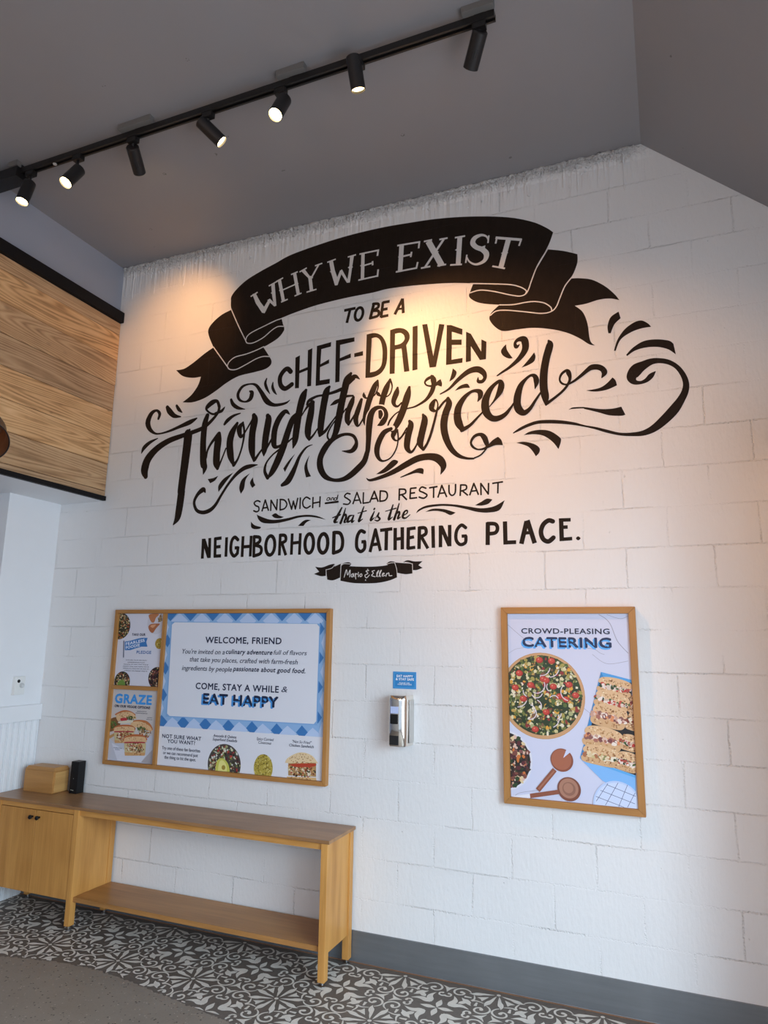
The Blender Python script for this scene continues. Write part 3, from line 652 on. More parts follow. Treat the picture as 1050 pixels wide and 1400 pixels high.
["sourced_lettering","s","k",[21567,29745,55,21881,30112,138,22156,30541,346,22263,30934,361,22178,31179,223,21867,31016,224,21552,30649,336,21330,30094,446,21356,29510,456,21614,29105,370,21974,28989,340,22420,29156,257,22757,29516,149,22982,29832,95]],
["sourced_lettering","s","k",[24146,30483,54,24231,30871,295,24154,31197,257,23940,31284,163,23665,31121,177,23357,30759,313,23176,30209,406,23132,29699,418,23244,29344,428,23510,29154,332,23838,29358,212,24116,29749,159,24449,30216,106]],
["sourced_lettering","s","k",[24962,33195,109,25017,32913,395,24803,32167,419,24651,31328,429,24616,30478,438,24694,29902,395,24713,29461,105]],
["sourced_lettering","s","k",[24736,29531,196,25069,29732,157,25577,30099,143,25873,30424,143,26042,30794,156,25981,31140,262,25877,31296,171,25611,31136,145,25492,30841,105,25593,30602,118,25850,30494,104,26190,30605,130,26611,30883,181,26979,31167,245,27211,31289,317,27534,31254,315,27769,31090,300,27835,30879,285,27696,30637,68]],
["sourced_lettering","p","k",[21440,27483,1,21705,27752,0,22023,27924,1,22201,27731,0,22295,27411,1,21894,27450,0,21560,27358,0,21421,27315,1]],
["flourish","s","k",[-1962,31705,202,-1893,32054,258,-2191,32326,185,-2627,32140,354,-2871,31557,446,-2665,31034,332,-2185,30657,164,-1671,30589,127,-926,30693,179,-117,30901,248,763,31139,351,1312,31355,122]],
["flourish","s","k",[-1271,32459,275,-1039,32133,418,-605,31756,324,-47,31622,89]],
["flourish","s","k",[-469,32476,181,-242,32166,252,43,31921,72]],
["flourish","s","k",[-3215,29315,73,-3029,29686,311,-2550,30029,255,-1893,30259,72]],
["flourish","p","k",[2535,27013,1,2983,27045,0,3359,27174,1,3149,26880,0,2760,26705,1]],
["flourish","p","k",[3461,26062,1,3430,26497,0,3833,26959,0,4537,27296,1,4143,26869,0,3757,26407,0]],
["flourish","s","k",[2416,26123,98,2223,26308,361,1815,26019,263,1573,25506,214,1804,24965,228,2302,24772,258,2835,24871,288,3271,25202,239,3683,25825,192,4167,26508,191,4730,27117,239,5304,27494,301,5816,27613,268,6343,27659,62]],
["flourish","p","k",[5200,25825,1,5055,26248,0,5237,26784,0,5814,27146,1,5514,26730,0,5424,26156,0]],
["flourish","p","k",[6052,26856,1,5852,26511,0,6050,26150,1,6274,26319,1,6128,26554,0]],
["flourish","s","k",[5475,32755,133,5634,32612,316,5537,32218,298,5153,32063,133,4699,32255,185,4549,32683,236,4872,33155,203,5460,33261,117,5921,33118,200,6324,32624,280,6809,31912,373,7340,31580,241,7923,31548,191,8317,31619,142,8540,31756,47]],
["flourish","s","k",[6724,33470,99,6637,33157,198,6777,32767,196,7020,32380,49]],
["flourish","s","k",[7216,33133,82,7203,32812,195,7352,32491,178,7539,32260,48]],
["flourish","s","k",[4023,32353,187,4200,32009,270,4604,31709,234,5154,31548,50]],
["flourish","s","k",[4820,31304,83,4293,31189,200,3848,30928,285,3617,30682,185]],
["flourish","s","k",[10293,28613,45,9865,28465,134,9435,27967,209,9181,27389,283,8927,26844,387,8632,26395,417,8242,26179,224]],
["flourish","p","k",[9092,28145,1,8641,27722,0,8275,27245,1,8407,27012,1,8719,27556,0]],
["flourish","p","k",[10126,27961,1,9901,27579,0,9781,27150,0,9929,26538,1,10283,26579,1,10061,27001,0,9996,27445,0]],
["flourish","s","k",[14034,26168,41,14304,26027,163,15117,26196,241,15857,26462,319,16588,26813,383,17312,27102,406,18029,27143,414,18560,26944,487,18829,26504,380,18676,26046,51]],
["flourish","p","k",[14645,26359,1,15172,26697,0,15663,27119,0,15960,27105,0,16036,26950,0,15670,26655,0,15176,26399,0]],
["flourish","p","k",[16181,26070,1,16775,26298,0,17315,26505,0,17627,26432,0,17616,26131,1,17197,26235,0,16715,26145,0,16261,26035,0]],
["flourish","s","k",[18651,30869,80,19187,31123,147,19778,31643,252,20365,32022,331,20886,32085,381,21227,31840,325,21326,31531,220,21164,31311,220,20924,31356,195,20927,31592,39]],
["flourish","p","k",[19416,32356,1,19640,32095,0,19514,31752,0,19200,31554,1,19338,32017,0]],
["flourish","p","k",[19528,30947,1,19834,31217,0,20271,31290,0,20443,31018,1,20008,31051,0]],
["flourish","s","k",[23342,33220,51,23162,33107,231,23089,33337,167,23282,33524,245,23585,33487,397,23681,33125,395,23595,32757,355,23256,32329,266,22750,31935,178,22299,31689,128,22039,31538,77]],
["flourish","p","k",[22582,33358,1,22631,32995,0,22938,32458,1,22677,32486,0,22374,32720,0,22277,32990,0,22410,33207,0]],
["flourish","p","k",[24148,32625,1,24217,32370,0,24123,32083,0,23793,31912,0,23420,31815,1,23745,32151,0,24025,32469,0]],
["flourish","p","k",[26851,30017,1,27511,30066,0,27893,30251,0,28237,30574,1,28377,30391,0,28442,30101,1,27932,29923,0,27343,29894,0]],
["flourish","p","k",[28137,33105,1,28118,33532,0,28302,34017,0,28716,34266,1,28804,33862,1,28469,33563,0,28260,33085,1]],
["flourish","p","k",[28374,32059,1,28588,32670,0,28985,33204,0,29475,33511,0,29843,33548,0,30144,33336,0,30297,33114,1,29820,33105,0,29291,32974,0,28747,32645,0,28464,32045,1]],
["flourish","p","k",[28978,31741,1,29352,32102,0,29886,32372,0,30503,32372,0,31102,32205,0,31316,31997,1,31395,31395,1,31025,31741,0,30479,31955,0,29866,31992,0,29393,31889,0,29026,31662,1]],
["flourish","s","k",[30364,30602,47,30150,30408,273,29914,30192,237,29612,30095,179,29307,30177,300,29207,30464,542,29443,30826,664,29815,31035,481,30181,31173,359,30538,31178,286,30984,31043,260,31366,30751,233,31637,30314,254,31773,29814,286,31716,29371,330,31504,28950,386,31129,28436,500,30656,27959,477,30135,27553,388,29621,27349,287,29061,27335,197,28447,27415,152,27779,27651,166,27259,27862,132,26730,28035,97,26105,28247,161,25392,28414,198,24717,28506,201,24190,28520,191,23653,28394,180,23219,28217,157,22890,28054,60]],
["flourish","p","k",[23453,27872,1,23805,28042,0,24389,28080,0,24909,27942,0,25365,27576,0,25450,27349,0,25301,26895,1,24995,27340,0,24537,27716,0,24013,27865,0]],
["flourish","p","k",[23041,27478,1,23471,27491,0,23999,27317,0,24287,27068,0,24275,26806,0,24086,26609,1,23909,26923,0,23677,27193,0,23387,27344,0]],
["flourish","p","k",[25896,29046,1,26136,29153,0,26648,29115,0,26771,29088,0,27568,28888,0,28148,28842,0,28600,28897,1,28786,28428,1,28545,28398,0,27974,28493,0,27402,28733,0,26767,28977,0,26644,29033,0,26133,29065,0]],
["flourish","p","k",[6479,24395,1,6921,24198,0,7480,24017,0,8086,23984,0,8799,24051,0,9502,24158,0,10201,24166,0,10839,24046,0,11417,23792,1,10785,23946,0,10206,24035,0,9508,24022,0,8807,23876,0,8096,23772,0,7494,23761,0,6941,23843,0,6634,24063,0]],
["flourish","p","k",[7576,24278,1,7854,24401,0,8133,24236,0,8474,24127,1,8202,24057,0,7809,24106,0]],
["flourish","p","k",[6083,23958,1,6363,23718,0,6852,23570,1,6747,23469,0,6347,23467,0,6116,23607,0]],
["flourish","p","k",[9489,23511,1,9810,23776,0,10068,23866,0,10387,23828,1,10075,23699,0,9880,23486,1]],
["flourish","p","k",[17194,23854,1,17346,24073,0,17850,24270,0,18683,24307,0,19502,24223,0,20307,24053,0,21020,23915,0,21725,23981,0,22334,24285,1,22031,23752,0,21409,23649,0,20781,23725,0,20146,23920,0,19339,24121,0,18518,24188,0,17683,24102,0]],
["flourish","p","k",[20666,24110,1,21025,24284,0,21341,24437,0,21653,24369,1,21416,24141,0,21022,24064,0]],
["flourish","p","k",[17751,23903,1,18185,24055,0,18847,23999,0,19548,23757,1,19239,23632,0,18847,23822,0,18352,23924,0]],
["sandwich_lettering","s","k",[6680,25209,107,6471,25288,107,6254,25171,108,6358,24986,107,6588,24874,107,6618,24661,106,6456,24574,107,6247,24651,107]],
["sandwich_lettering","l","k",[6855,24567,106,7063,25298,106,7340,24586,105]],
["sandwich_lettering","l","k",[6944,24787,106,7274,24808,105]],
["sandwich_lettering","l","k",[7497,24561,105,7488,25254,106,7921,24616,104,7941,25305,105]],
["sandwich_lettering","l","k",[8161,25258,104,8176,24584,104]],
["sandwich_lettering","s","k",[8143,25259,105,8462,25190,104,8645,24923,103,8496,24661,103,8176,24592,104]],
["sandwich_lettering","l","k",[8727,25285,104,9000,24583,102,9101,25092,103,9266,24582,102,9412,25287,103]],
["sandwich_lettering","l","k",[9588,25299,102,9584,24563,101]],
["sandwich_lettering","l","k",[10474,25263,101,10475,24556,100]],
["sandwich_lettering","l","k",[10966,25277,100,10948,24590,99]],
["sandwich_lettering","l","k",[10471,24870,100,10944,24918,100]],
["sandwich_lettering","s","k",[10260,25151,101,9993,25279,102,9775,25049,102,9823,24730,101,10056,24597,101,10295,24708,100]],
["sandwich_lettering","s","k",[11342,24814,121,12171,24854,141]],
["sandwich_lettering","s","k",[11639,25122,55,11502,25147,55,11421,25012,55,11558,24987,55,11639,25122,55,11677,24980,55]],
["sandwich_lettering","s","k",[11745,24975,55,11774,25129,55,11877,25106,55,11880,24982,55]],
["sandwich_lettering","s","k",[12114,25090,54,11961,25101,55,11931,24978,55,12066,24985,54,12175,25280,55,12117,24982,54]],
["salad_lettering","s","k",[12978,25279,97,12761,25325,97,12615,25150,97,12819,24997,97,13007,24831,96,12862,24656,96,12561,24691,97]],
["salad_lettering","l","k",[13177,24636,96,13432,25340,96,13719,24632,95]],
["salad_lettering","l","k",[13270,24860,96,13623,24867,95]],
["salad_lettering","l","k",[13859,25325,96,13849,24655,95,14238,24683,94]],
["salad_lettering","l","k",[14268,24662,105,14560,25334,105,14822,24677,104]],
["salad_lettering","l","k",[14371,24883,105,14747,24900,104]],
["salad_lettering","l","k",[14945,25307,104,14928,24703,104]],
["salad_lettering","s","k",[14944,25324,104,15301,25248,104,15402,24982,103,15264,24748,103,14928,24703,104]],
["restaurant_lettering","l","k",[16150,25372,102,16141,24674,102]],
["restaurant_lettering","l","k",[16311,24995,102,16625,24676,101]],
["restaurant_lettering","l","k",[16842,25355,101,16813,24713,101]],
["restaurant_lettering","l","k",[16825,25340,101,17219,25352,101]],
["restaurant_lettering","l","k",[16828,25050,101,17127,25070,100]],
["restaurant_lettering","l","k",[16813,24746,101,17257,24766,100]],
["restaurant_lettering","l","k",[17974,25289,99,18484,25334,99]],
["restaurant_lettering","l","k",[18251,25318,99,18243,24683,98]],
["restaurant_lettering","l","k",[18501,24682,98,18734,25381,98,19030,24679,97]],
["restaurant_lettering","l","k",[18601,24919,98,18948,24943,97]],
["restaurant_lettering","s","k",[16150,25347,102,16498,25297,102,16517,25080,101,16172,24988,102]],
["restaurant_lettering","s","k",[17780,25287,100,17526,25371,100,17391,25175,100,17646,25034,100,17849,24873,99,17664,24706,99,17376,24790,100]],
["restaurant_lettering","s","k",[19163,25349,97,19178,24927,97,19342,24755,96,19522,24903,96,19549,25369,97]],
["restaurant_lettering","s","k",[19850,25322,96,20157,25275,96,20155,25059,96,19847,24961,96]],
["restaurant_lettering","l","k",[19850,25346,96,19813,24690,96]],
["restaurant_lettering","l","k",[19953,24969,96,20265,24692,95]],
["restaurant_lettering","l","k",[20361,24685,95,20607,25354,95,20871,24682,94]],
["restaurant_lettering","l","k",[20459,24917,95,20778,24935,94]],
["restaurant_lettering","l","k",[21013,24656,94,21006,25324,95,21423,24691,93,21448,25323,94]],
["restaurant_lettering","l","k",[21652,25276,93,22260,25324,93]],
["restaurant_lettering","l","k",[21980,25298,93,21954,24686,92]],
["that_lettering","s","k",[12451,24467,101,12157,23931,189,11990,23634,176,12192,23608,63]],
["that_lettering","s","k",[11848,23887,63,12280,24016,113,12404,24070,50]],
["that_lettering","s","k",[12702,24421,63,12573,23984,138,12394,23536,162]],
["that_lettering","s","k",[12453,23800,50,12696,24038,125,12751,23860,150,12642,23584,124,12792,23576,50]],
["that_lettering","s","k",[13177,23965,62,12948,23902,137,12857,23603,161,13078,23667,74,13259,23976,74,13138,23572,148,13301,23640,49]],
["that_lettering","s","k",[13903,24439,74,13688,23845,160,13596,23578,135,13838,23701,49]],
["that_lettering","s","k",[13519,24067,49,14070,24186,73]],
["is_lettering","s","k",[14583,24114,67,14394,23708,161,14379,23584,108,14590,23739,54]],
["is_lettering","s","k",[14597,24289,108,14563,24241,108]],
["is_lettering","s","k",[14662,23693,54,14886,24038,67,14819,23809,120,14946,23652,120,14798,23544,93,14610,23604,54]],
["the_lettering","s","k",[15760,24434,80,15526,23687,172,15545,23587,106,15735,23716,53]],
["the_lettering","s","k",[15292,24081,53,15955,24223,79]],
["the_lettering","s","k",[16143,24492,66,15992,23990,132,15841,23570,157]],
["the_lettering","s","k",[15873,23766,53,16113,23999,118,16166,23897,131,16066,23607,118,16238,23688,52]],
["the_lettering","s","k",[16341,23740,52,16631,23887,78,16647,24050,91,16476,23978,117,16376,23680,143,16565,23613,91,16820,23794,52]],
["neighborhood_lettering","l","k",[2497,23020,223,2519,21713,220]],
["neighborhood_lettering","l","k",[3006,23047,221,3065,21736,218]],
["neighborhood_lettering","l","k",[3436,23044,219,3490,21763,216]],
["neighborhood_lettering","l","k",[4305,23038,216,4334,21775,214]],
["neighborhood_lettering","l","k",[5546,23048,212,5554,21718,209]],
["neighborhood_lettering","l","k",[6152,23052,210,6157,21730,207]],
["neighborhood_lettering","l","k",[8266,23067,203,8261,21721,201]],
["neighborhood_lettering","l","k",[9110,23059,201,9108,21738,198]],
["neighborhood_lettering","l","k",[9681,23048,199,9668,21719,196]],
["neighborhood_lettering","l","k",[6375,23042,210,6415,21721,207]],
["neighborhood_lettering","l","k",[2521,22969,300,3042,21786,294]],
["neighborhood_lettering","l","k",[3364,22966,219,3923,23007,218]],
["neighborhood_lettering","l","k",[3423,22424,218,3884,22454,217]],
["neighborhood_lettering","l","k",[3407,21839,217,3965,21852,215]],
["neighborhood_lettering","l","k",[5523,22358,211,6173,22380,209]],
["neighborhood_lettering","l","k",[9093,22452,199,9669,22490,198]],
["neighborhood_lettering","l","k",[8420,22464,202,8722,21721,199]],
["neighborhood_lettering","l","k",[4962,22316,213,5244,22329,212]],
["neighborhood_lettering","l","k",[5220,22402,212,5191,21986,211]],
["neighborhood_lettering","s","k",[5173,22838,224,4916,23011,225,4706,22745,225,4690,22133,224,4939,21803,222,5192,21970,222]],
["neighborhood_lettering","s","k",[6379,22978,220,6769,22913,218,6785,22642,218,6427,22466,219]],
["neighborhood_lettering","s","k",[6428,22450,219,6896,22289,217,6899,21909,216,6413,21753,217]],
["neighborhood_lettering","s","k",[8270,22988,213,8611,22941,212,8661,22626,211,8295,22469,212]],
["neighborhood_lettering","s","k",[7907,22359,223,7858,22063,223,7736,21850,223,7572,21776,223,7411,21861,224,7295,22084,225,7255,22385,226,7304,22683,226,7427,22898,226,7592,22971,226,7753,22884,225,7869,22659,224,7907,22359,223]],
["neighborhood_lettering","s","k",[10615,22374,224,10574,22084,223,10466,21876,223,10320,21803,223,10174,21886,224,10067,22104,225,10029,22398,226,10070,22689,226,10179,22899,227,10326,22971,226,10472,22886,225,10578,22667,225,10615,22374,224]],
["neighborhood_lettering","s","k",[11582,22339,234,11535,22053,233,11417,21847,233,11261,21776,234,11107,21859,235,10997,22074,235,10961,22364,236,11009,22652,237,11127,22859,237,11285,22930,237,11438,22845,236,11547,22629,235,11582,22339,234]],
["neighborhood_lettering","l","k",[11980,23056,234,11982,21686,231]],
["neighborhood_lettering","s","k",[11982,22981,222,12392,22906,221,12568,22436,219,12461,21926,218,11980,21741,219]],
["gathering_lettering","l","k",[15374,23020,222,15363,21781,218]],
["gathering_lettering","l","k",[15918,23065,220,15925,21769,216]],
["gathering_lettering","l","k",[16354,23088,218,16367,21797,215]],
["gathering_lettering","l","k",[16731,23043,217,16714,21801,214]],
["gathering_lettering","l","k",[17402,23062,214,17381,21776,211]],
["gathering_lettering","l","k",[18210,23066,212,18239,21813,208]],
["gathering_lettering","l","k",[18655,23069,210,18654,21832,207]],
["gathering_lettering","l","k",[19194,23077,208,19190,21863,205]],
["gathering_lettering","l","k",[14351,21711,200,14677,23018,202,15009,21758,198]],
["gathering_lettering","l","k",[14460,22139,200,14905,22175,199]],
["gathering_lettering","l","k",[14969,22967,201,15738,23020,198]],
["gathering_lettering","l","k",[15927,22402,196,16361,22436,195]],
["gathering_lettering","l","k",[16647,22958,195,17170,23003,194]],
["gathering_lettering","l","k",[16727,22438,194,17080,22493,193]],
["gathering_lettering","l","k",[16657,21839,193,17159,21890,191]],
["gathering_lettering","l","k",[17543,22437,191,17912,21791,188]],
["gathering_lettering","l","k",[13789,22339,203,14064,22346,202]],
["gathering_lettering","l","k",[19882,22402,184,20181,22406,183]],
["gathering_lettering","l","k",[18691,23015,231,19172,21898,226]],
["gathering_lettering","s","k",[13973,22906,215,13714,22991,216,13505,22625,216,13499,22032,215,13742,21769,213,13994,21941,213,14006,22321,214]],
["gathering_lettering","s","k",[17402,22991,204,17743,22957,202,17781,22638,201,17405,22452,202]],
["gathering_lettering","s","k",[20114,22874,194,19869,23025,195,19602,22726,195,19564,22227,194,19791,21942,193,20090,22033,192,20128,22374,193]],
["place_lettering","l","k",[21378,23108,241,21348,21849,237]],
["place_lettering","l","k",[22323,23107,237,22330,21834,233]],
["place_lettering","l","k",[22241,21947,213,22912,21944,210]],
["place_lettering","l","k",[23185,21836,251,23501,23056,253]],
["place_lettering","l","k",[23538,23103,253,23897,21843,247]],
["place_lettering","l","k",[23306,22417,182,23753,22426,181]],
["place_lettering","l","k",[25309,23115,232,25309,21897,228]],
["place_lettering","l","k",[25214,23024,191,25803,23010,189]],
["place_lettering","l","k",[25304,22632,190,25636,22633,189]],
["place_lettering","l","k",[25226,21989,188,25842,22009,186]],
["place_lettering","s","k",[21365,23034,211,21786,22987,210,21906,22747,209,21779,22507,209,21357,22465,210]],
["place_lettering","s","k",[24876,22971,247,24651,23031,248,24370,22817,249,24242,22433,248,24348,22051,246,24618,21908,245,24884,22099,244]],
["place_lettering","p","k",[26034,22013,0,26150,22113,0,26264,22003,0,26142,21902,0]],
["signature_ribbon","p","k",[12530,20975,1,13438,20897,0,14364,20858,0,15204,20886,0,15927,21006,1,16047,20683,0,16073,20204,1,15563,20024,0,14873,19910,0,14031,19894,0,13247,19941,0,12484,20080,1,12491,20580,0]],
["signature_ribbon","p","k",[12527,21108,1,12128,20954,0,11617,20768,0,11508,20671,1,11600,20171,1,12007,20116,0,12500,20284,1]],
["signature_ribbon","p","k",[12510,20943,1,12636,21104,0,12998,21160,0,13160,21056,0,13077,20933,1]],
["signature_ribbon","p","k",[10772,20958,1,11239,20905,0,11756,21051,0,12087,21081,0,11984,20858,0,11558,20736,0,11518,20392,1,11183,20379,0,10713,20517,1,11061,20649,1]],
["signature_ribbon","p","k",[15926,21057,1,16371,21012,0,16993,20955,1,17017,20404,1,16580,20370,0,16077,20459,1]],
["signature_ribbon","p","k",[15410,21009,1,15616,21131,0,15926,21083,0,15825,20932,0,15481,20929,0]],
["signature_ribbon","p","k",[16425,21068,1,16708,21161,0,17113,21085,0,17600,21082,1,17348,20862,1,17602,20704,1,17250,20587,0,16996,20594,1,16980,20949,1]],
["signature_outline","s","w",[12505,21082,36,12491,20580,36,12476,20094,36]],
["signature_outline","s","w",[11520,20764,36,11552,20471,36,11607,20164,36]],
["signature_outline","s","w",[12523,20989,36,12710,21076,36,13117,21051,36]],
["signature_outline","s","w",[11528,20751,36,11910,20847,36,12081,21041,36]],
["signature_outline","s","w",[15906,21058,34,16034,20683,34,16080,20223,34]],
["signature_outline","s","w",[16993,20949,33,17002,20657,33,17011,20366,33]],
["signature_outline","s","w",[15438,20982,34,15686,21039,34,15920,21045,34]],
["signature_outline","s","w",[16479,21041,34,16710,21034,33,16980,20936,33]],
["signature_lettering","s","w",[12732,20285,51,12824,20624,51,12880,20702,51,12953,20411,50,13105,20696,51,13086,20290,50]],
["signature_lettering","s","w",[13319,20481,50,13205,20431,50,13193,20327,50,13266,20293,50,13334,20454,50,13367,20297,50]],
["signature_lettering","s","w",[13441,20491,50,13485,20164,50]],
["signature_lettering","s","w",[13465,20386,50,13513,20470,50,13570,20455,50]],
["signature_lettering","s","w",[13635,20447,50,13653,20291,50]],
["signature_lettering","s","w",[13640,20545,50,13648,20512,50]],
["signature_lettering","s","w",[13806,20456,50,13736,20380,50,13781,20288,50,13865,20338,50,13863,20429,50,13806,20456,50]],
["signature_lettering","s","w",[14298,20639,49,14129,20604,50,14245,20471,49,14064,20359,50,14166,20214,49,14346,20372,49]],
["signature_lettering","s","w",[14664,20629,49,14511,20581,49,14597,20476,49,14487,20349,49,14699,20267,49]],
["signature_lettering","s","w",[14782,20278,49,14930,20622,49,14807,20458,49,14866,20263,49]],
["signature_lettering","s","w",[14950,20274,49,15097,20644,49,14975,20454,49,15047,20259,49]],
["signature_lettering","s","w",[15143,20347,49,15280,20446,49,15183,20449,49,15158,20295,49,15324,20330,48]],
["signature_lettering","s","w",[15380,20277,48,15432,20443,48]],
["signature_lettering","s","w",[15433,20404,48,15556,20465,48,15586,20311,48,15751,20307,48]],
["signature_lettering","l","w",[14226,20732,56,14241,20679,56]],
["signature_lettering","l","w",[14125,20112,56,14098,20060,56]]]
mural = thing('wall_mural', 'black and white painted mural of ribbons, lettering and flourishes on the white block wall', 'mural', (1.2, 0, 2.2))
parts = {}
for gi, (g, kind, c, flat) in enumerate(MURAL):
    pts = [(flat[i] / 1e4, flat[i + 1] / 1e4, flat[i + 2] / 1e4 if kind != 'p' else flat[i + 2]) for i in range(0, len(flat), 3)]
    if kind == 'p': polys = [smooth_poly(pts)]
    elif kind == 's': polys = ribbon_polys(catmull(pts) if len(pts) > 2 else pts)
    else: polys = line_polys(pts)
    key = (g, c) if g not in ('flourish', 'ribbon_outline', 'signature_outline', 'ribbon') else (g, gi)
    parts.setdefault(key, [c, []])[1].extend(polys)
for pi, ((g, key), (c, polys)) in enumerate(parts.items()):
    over = g in ('sourced_lettering',)
    yd = -pi * 1.2e-6 + {'k': -0.0005, 'h': -0.0009, 'w': -0.0013}[c] - (0.0006 if (over and c == 'k') else 0)
    nm = g if c != 'h' else g.replace('_lettering', '_gap')
    link(nm, wall_mesh(polys, yd, nm), {'k': M_black, 'h': M_wall, 'w': M_cream}[c], mural)

# text with the built-in typeface
_cache = {}
def text_polys(s, p0, p1, cap, bold, it):
    """returns list of polygons (x,z) for a string whose baseline runs p0 -> p1"""
    key = (s, bold, it)
    if key not in _cache:
        cu = bpy.data.curves.new('t', 'FONT'); cu.body = s; cu.size = 1.0; cu.fill_mode = 'FRONT'; cu.dimensions = '2D'; cu.resolution_u = 3
        cu.shear = 0.22 if it else 0.0
        if bold: cu.space_character = 1.08
        ob = bpy.data.objects.new('t', cu); col.objects.link(ob); bpy.context.view_layer.update()
        ev = ob.evaluated_get(bpy.context.evaluated_depsgraph_get()); me = ev.to_mesh()
        vs = [(v.co.x, v.co.y) for v in me.vertices]; fs = [list(p.vertices) for p in me.polygons]
        ev.to_mesh_clear(); bpy.data.objects.remove(ob); bpy.data.curves.remove(cu)
        _cache[key] = (vs, fs)
    vs, fs = _cache[key]
    if not vs: return []
    x0 = min(v[0] for v in vs); x1 = max(v[0] for v in vs)
    a, b = Vector(p0), Vector(p1); d = b - a; L = d.length; d.normalize(); n = Vector((-d.y, d.x))
    sx = L / (x1 - x0); sz = cap / 0.73
    W = [a + d * ((v[0] - x0) * sx) + n * (v[1] * sz) for v in vs]
    k = {0: 0.006, 1: 0.024, 2: 0.045}[bold] * cap / 0.73
    return [[(W[i].x + ox * k, W[i].y + oz * k) for i in f] for ox, oz in ((0, 0), (1, 0), (-1, 0), (0, 1), (0, -1), (.7, .7), (-.7, .7), (.7, -.7), (-.7, -.7)) for f in fs]

PALS = {
 'salad': ['#3b3a26', '#8c8f63', '#c9cba8', '#5a2a2c', '#b23b34', '#d8d9cf', '#6d7a3a', '#2b2a22', '#a7a878'],
 'slaw': ['#4a2f26', '#8a5a44', '#c9a88a', '#5c2330', '#2a241f', '#d8c8a8', '#3a4a28', '#a8523a', '#74404a'],
 'slaw2': ['#3a2420', '#7e4a40', '#c9a48c', '#5c2c30', '#22251c', '#dcc79c', '#2e4428', '#c8743a', '#8c5a56', '#d8b8a8', '#4a3028'],
 'grain': ['#3e3a22', '#7d6a3c', '#b99a5e', '#c9b48a', '#8a4a2e', '#2c2e1c', '#a5522e', '#d9c9a0', '#585c2e'],
 'couscous': ['#a8923a', '#c9b75e', '#8a752a', '#d9cc86', '#6c5c22', '#b8a648'],
 'salad2': ['#2c4424', '#4a5a2c', '#76783c', '#a3964e', '#c9bf8a', '#d8cfa6', '#5a6a34', '#b89a52', '#3a3a28', '#d8a03c', '#a8a878', '#7a5a40', '#e0d8c0', '#24381e', '#8c3230'],
 'crumb': ['#a8794c', '#8a5c38', '#e6cfa8', '#c09468', '#b98a58'],
 'filling': ['#7a2e24', '#b04a34', '#d9c7a0', '#3a3024', '#c08a4a', '#e6dcc8', '#586030', '#8a4a30', '#c9a468'],
 'greens': ['#2f4a22', '#46622c', '#6c8440', '#20301a', '#8a4a34', '#587038'],
 'sandA': ['#c23a30', '#e2d6cc', '#d8c6b8', '#44602c', '#e8dcd4', '#a8483a', '#2e4022', '#cbb09c'],
 'sandB': ['#d8b8a8', '#e6d6cc', '#a86a5c', '#7a4444', '#d88a5c', '#e8dcd0', '#c49a88', '#8a5a52'],
 'sandC': ['#e0cfae', '#d8c29a', '#b87a4a', '#c8b884', '#e6dcc8', '#a86a48', '#8a8a58']}
def clip_rect(po, r):
    x0, z0, x1, z1 = r
    for ax, lim, sg in ((0, x0, 1), (0, x1, -1), (1, z0, 1), (1, z1, -1)):
        out = []
        for i in range(len(po)):
            a, b = po[i - 1], po[i]; da, db = (a[ax] - lim) * sg, (b[ax] - lim) * sg
            if (da >= 0) != (db >= 0):
                t_ = da / (da - db); out.append((a[0] + (b[0] - a[0]) * t_, a[1] + (b[1] - a[1]) * t_))
            if db >= 0: out.append((b[0], b[1]))
        po = out
        if len(po) < 3: return None
    return po
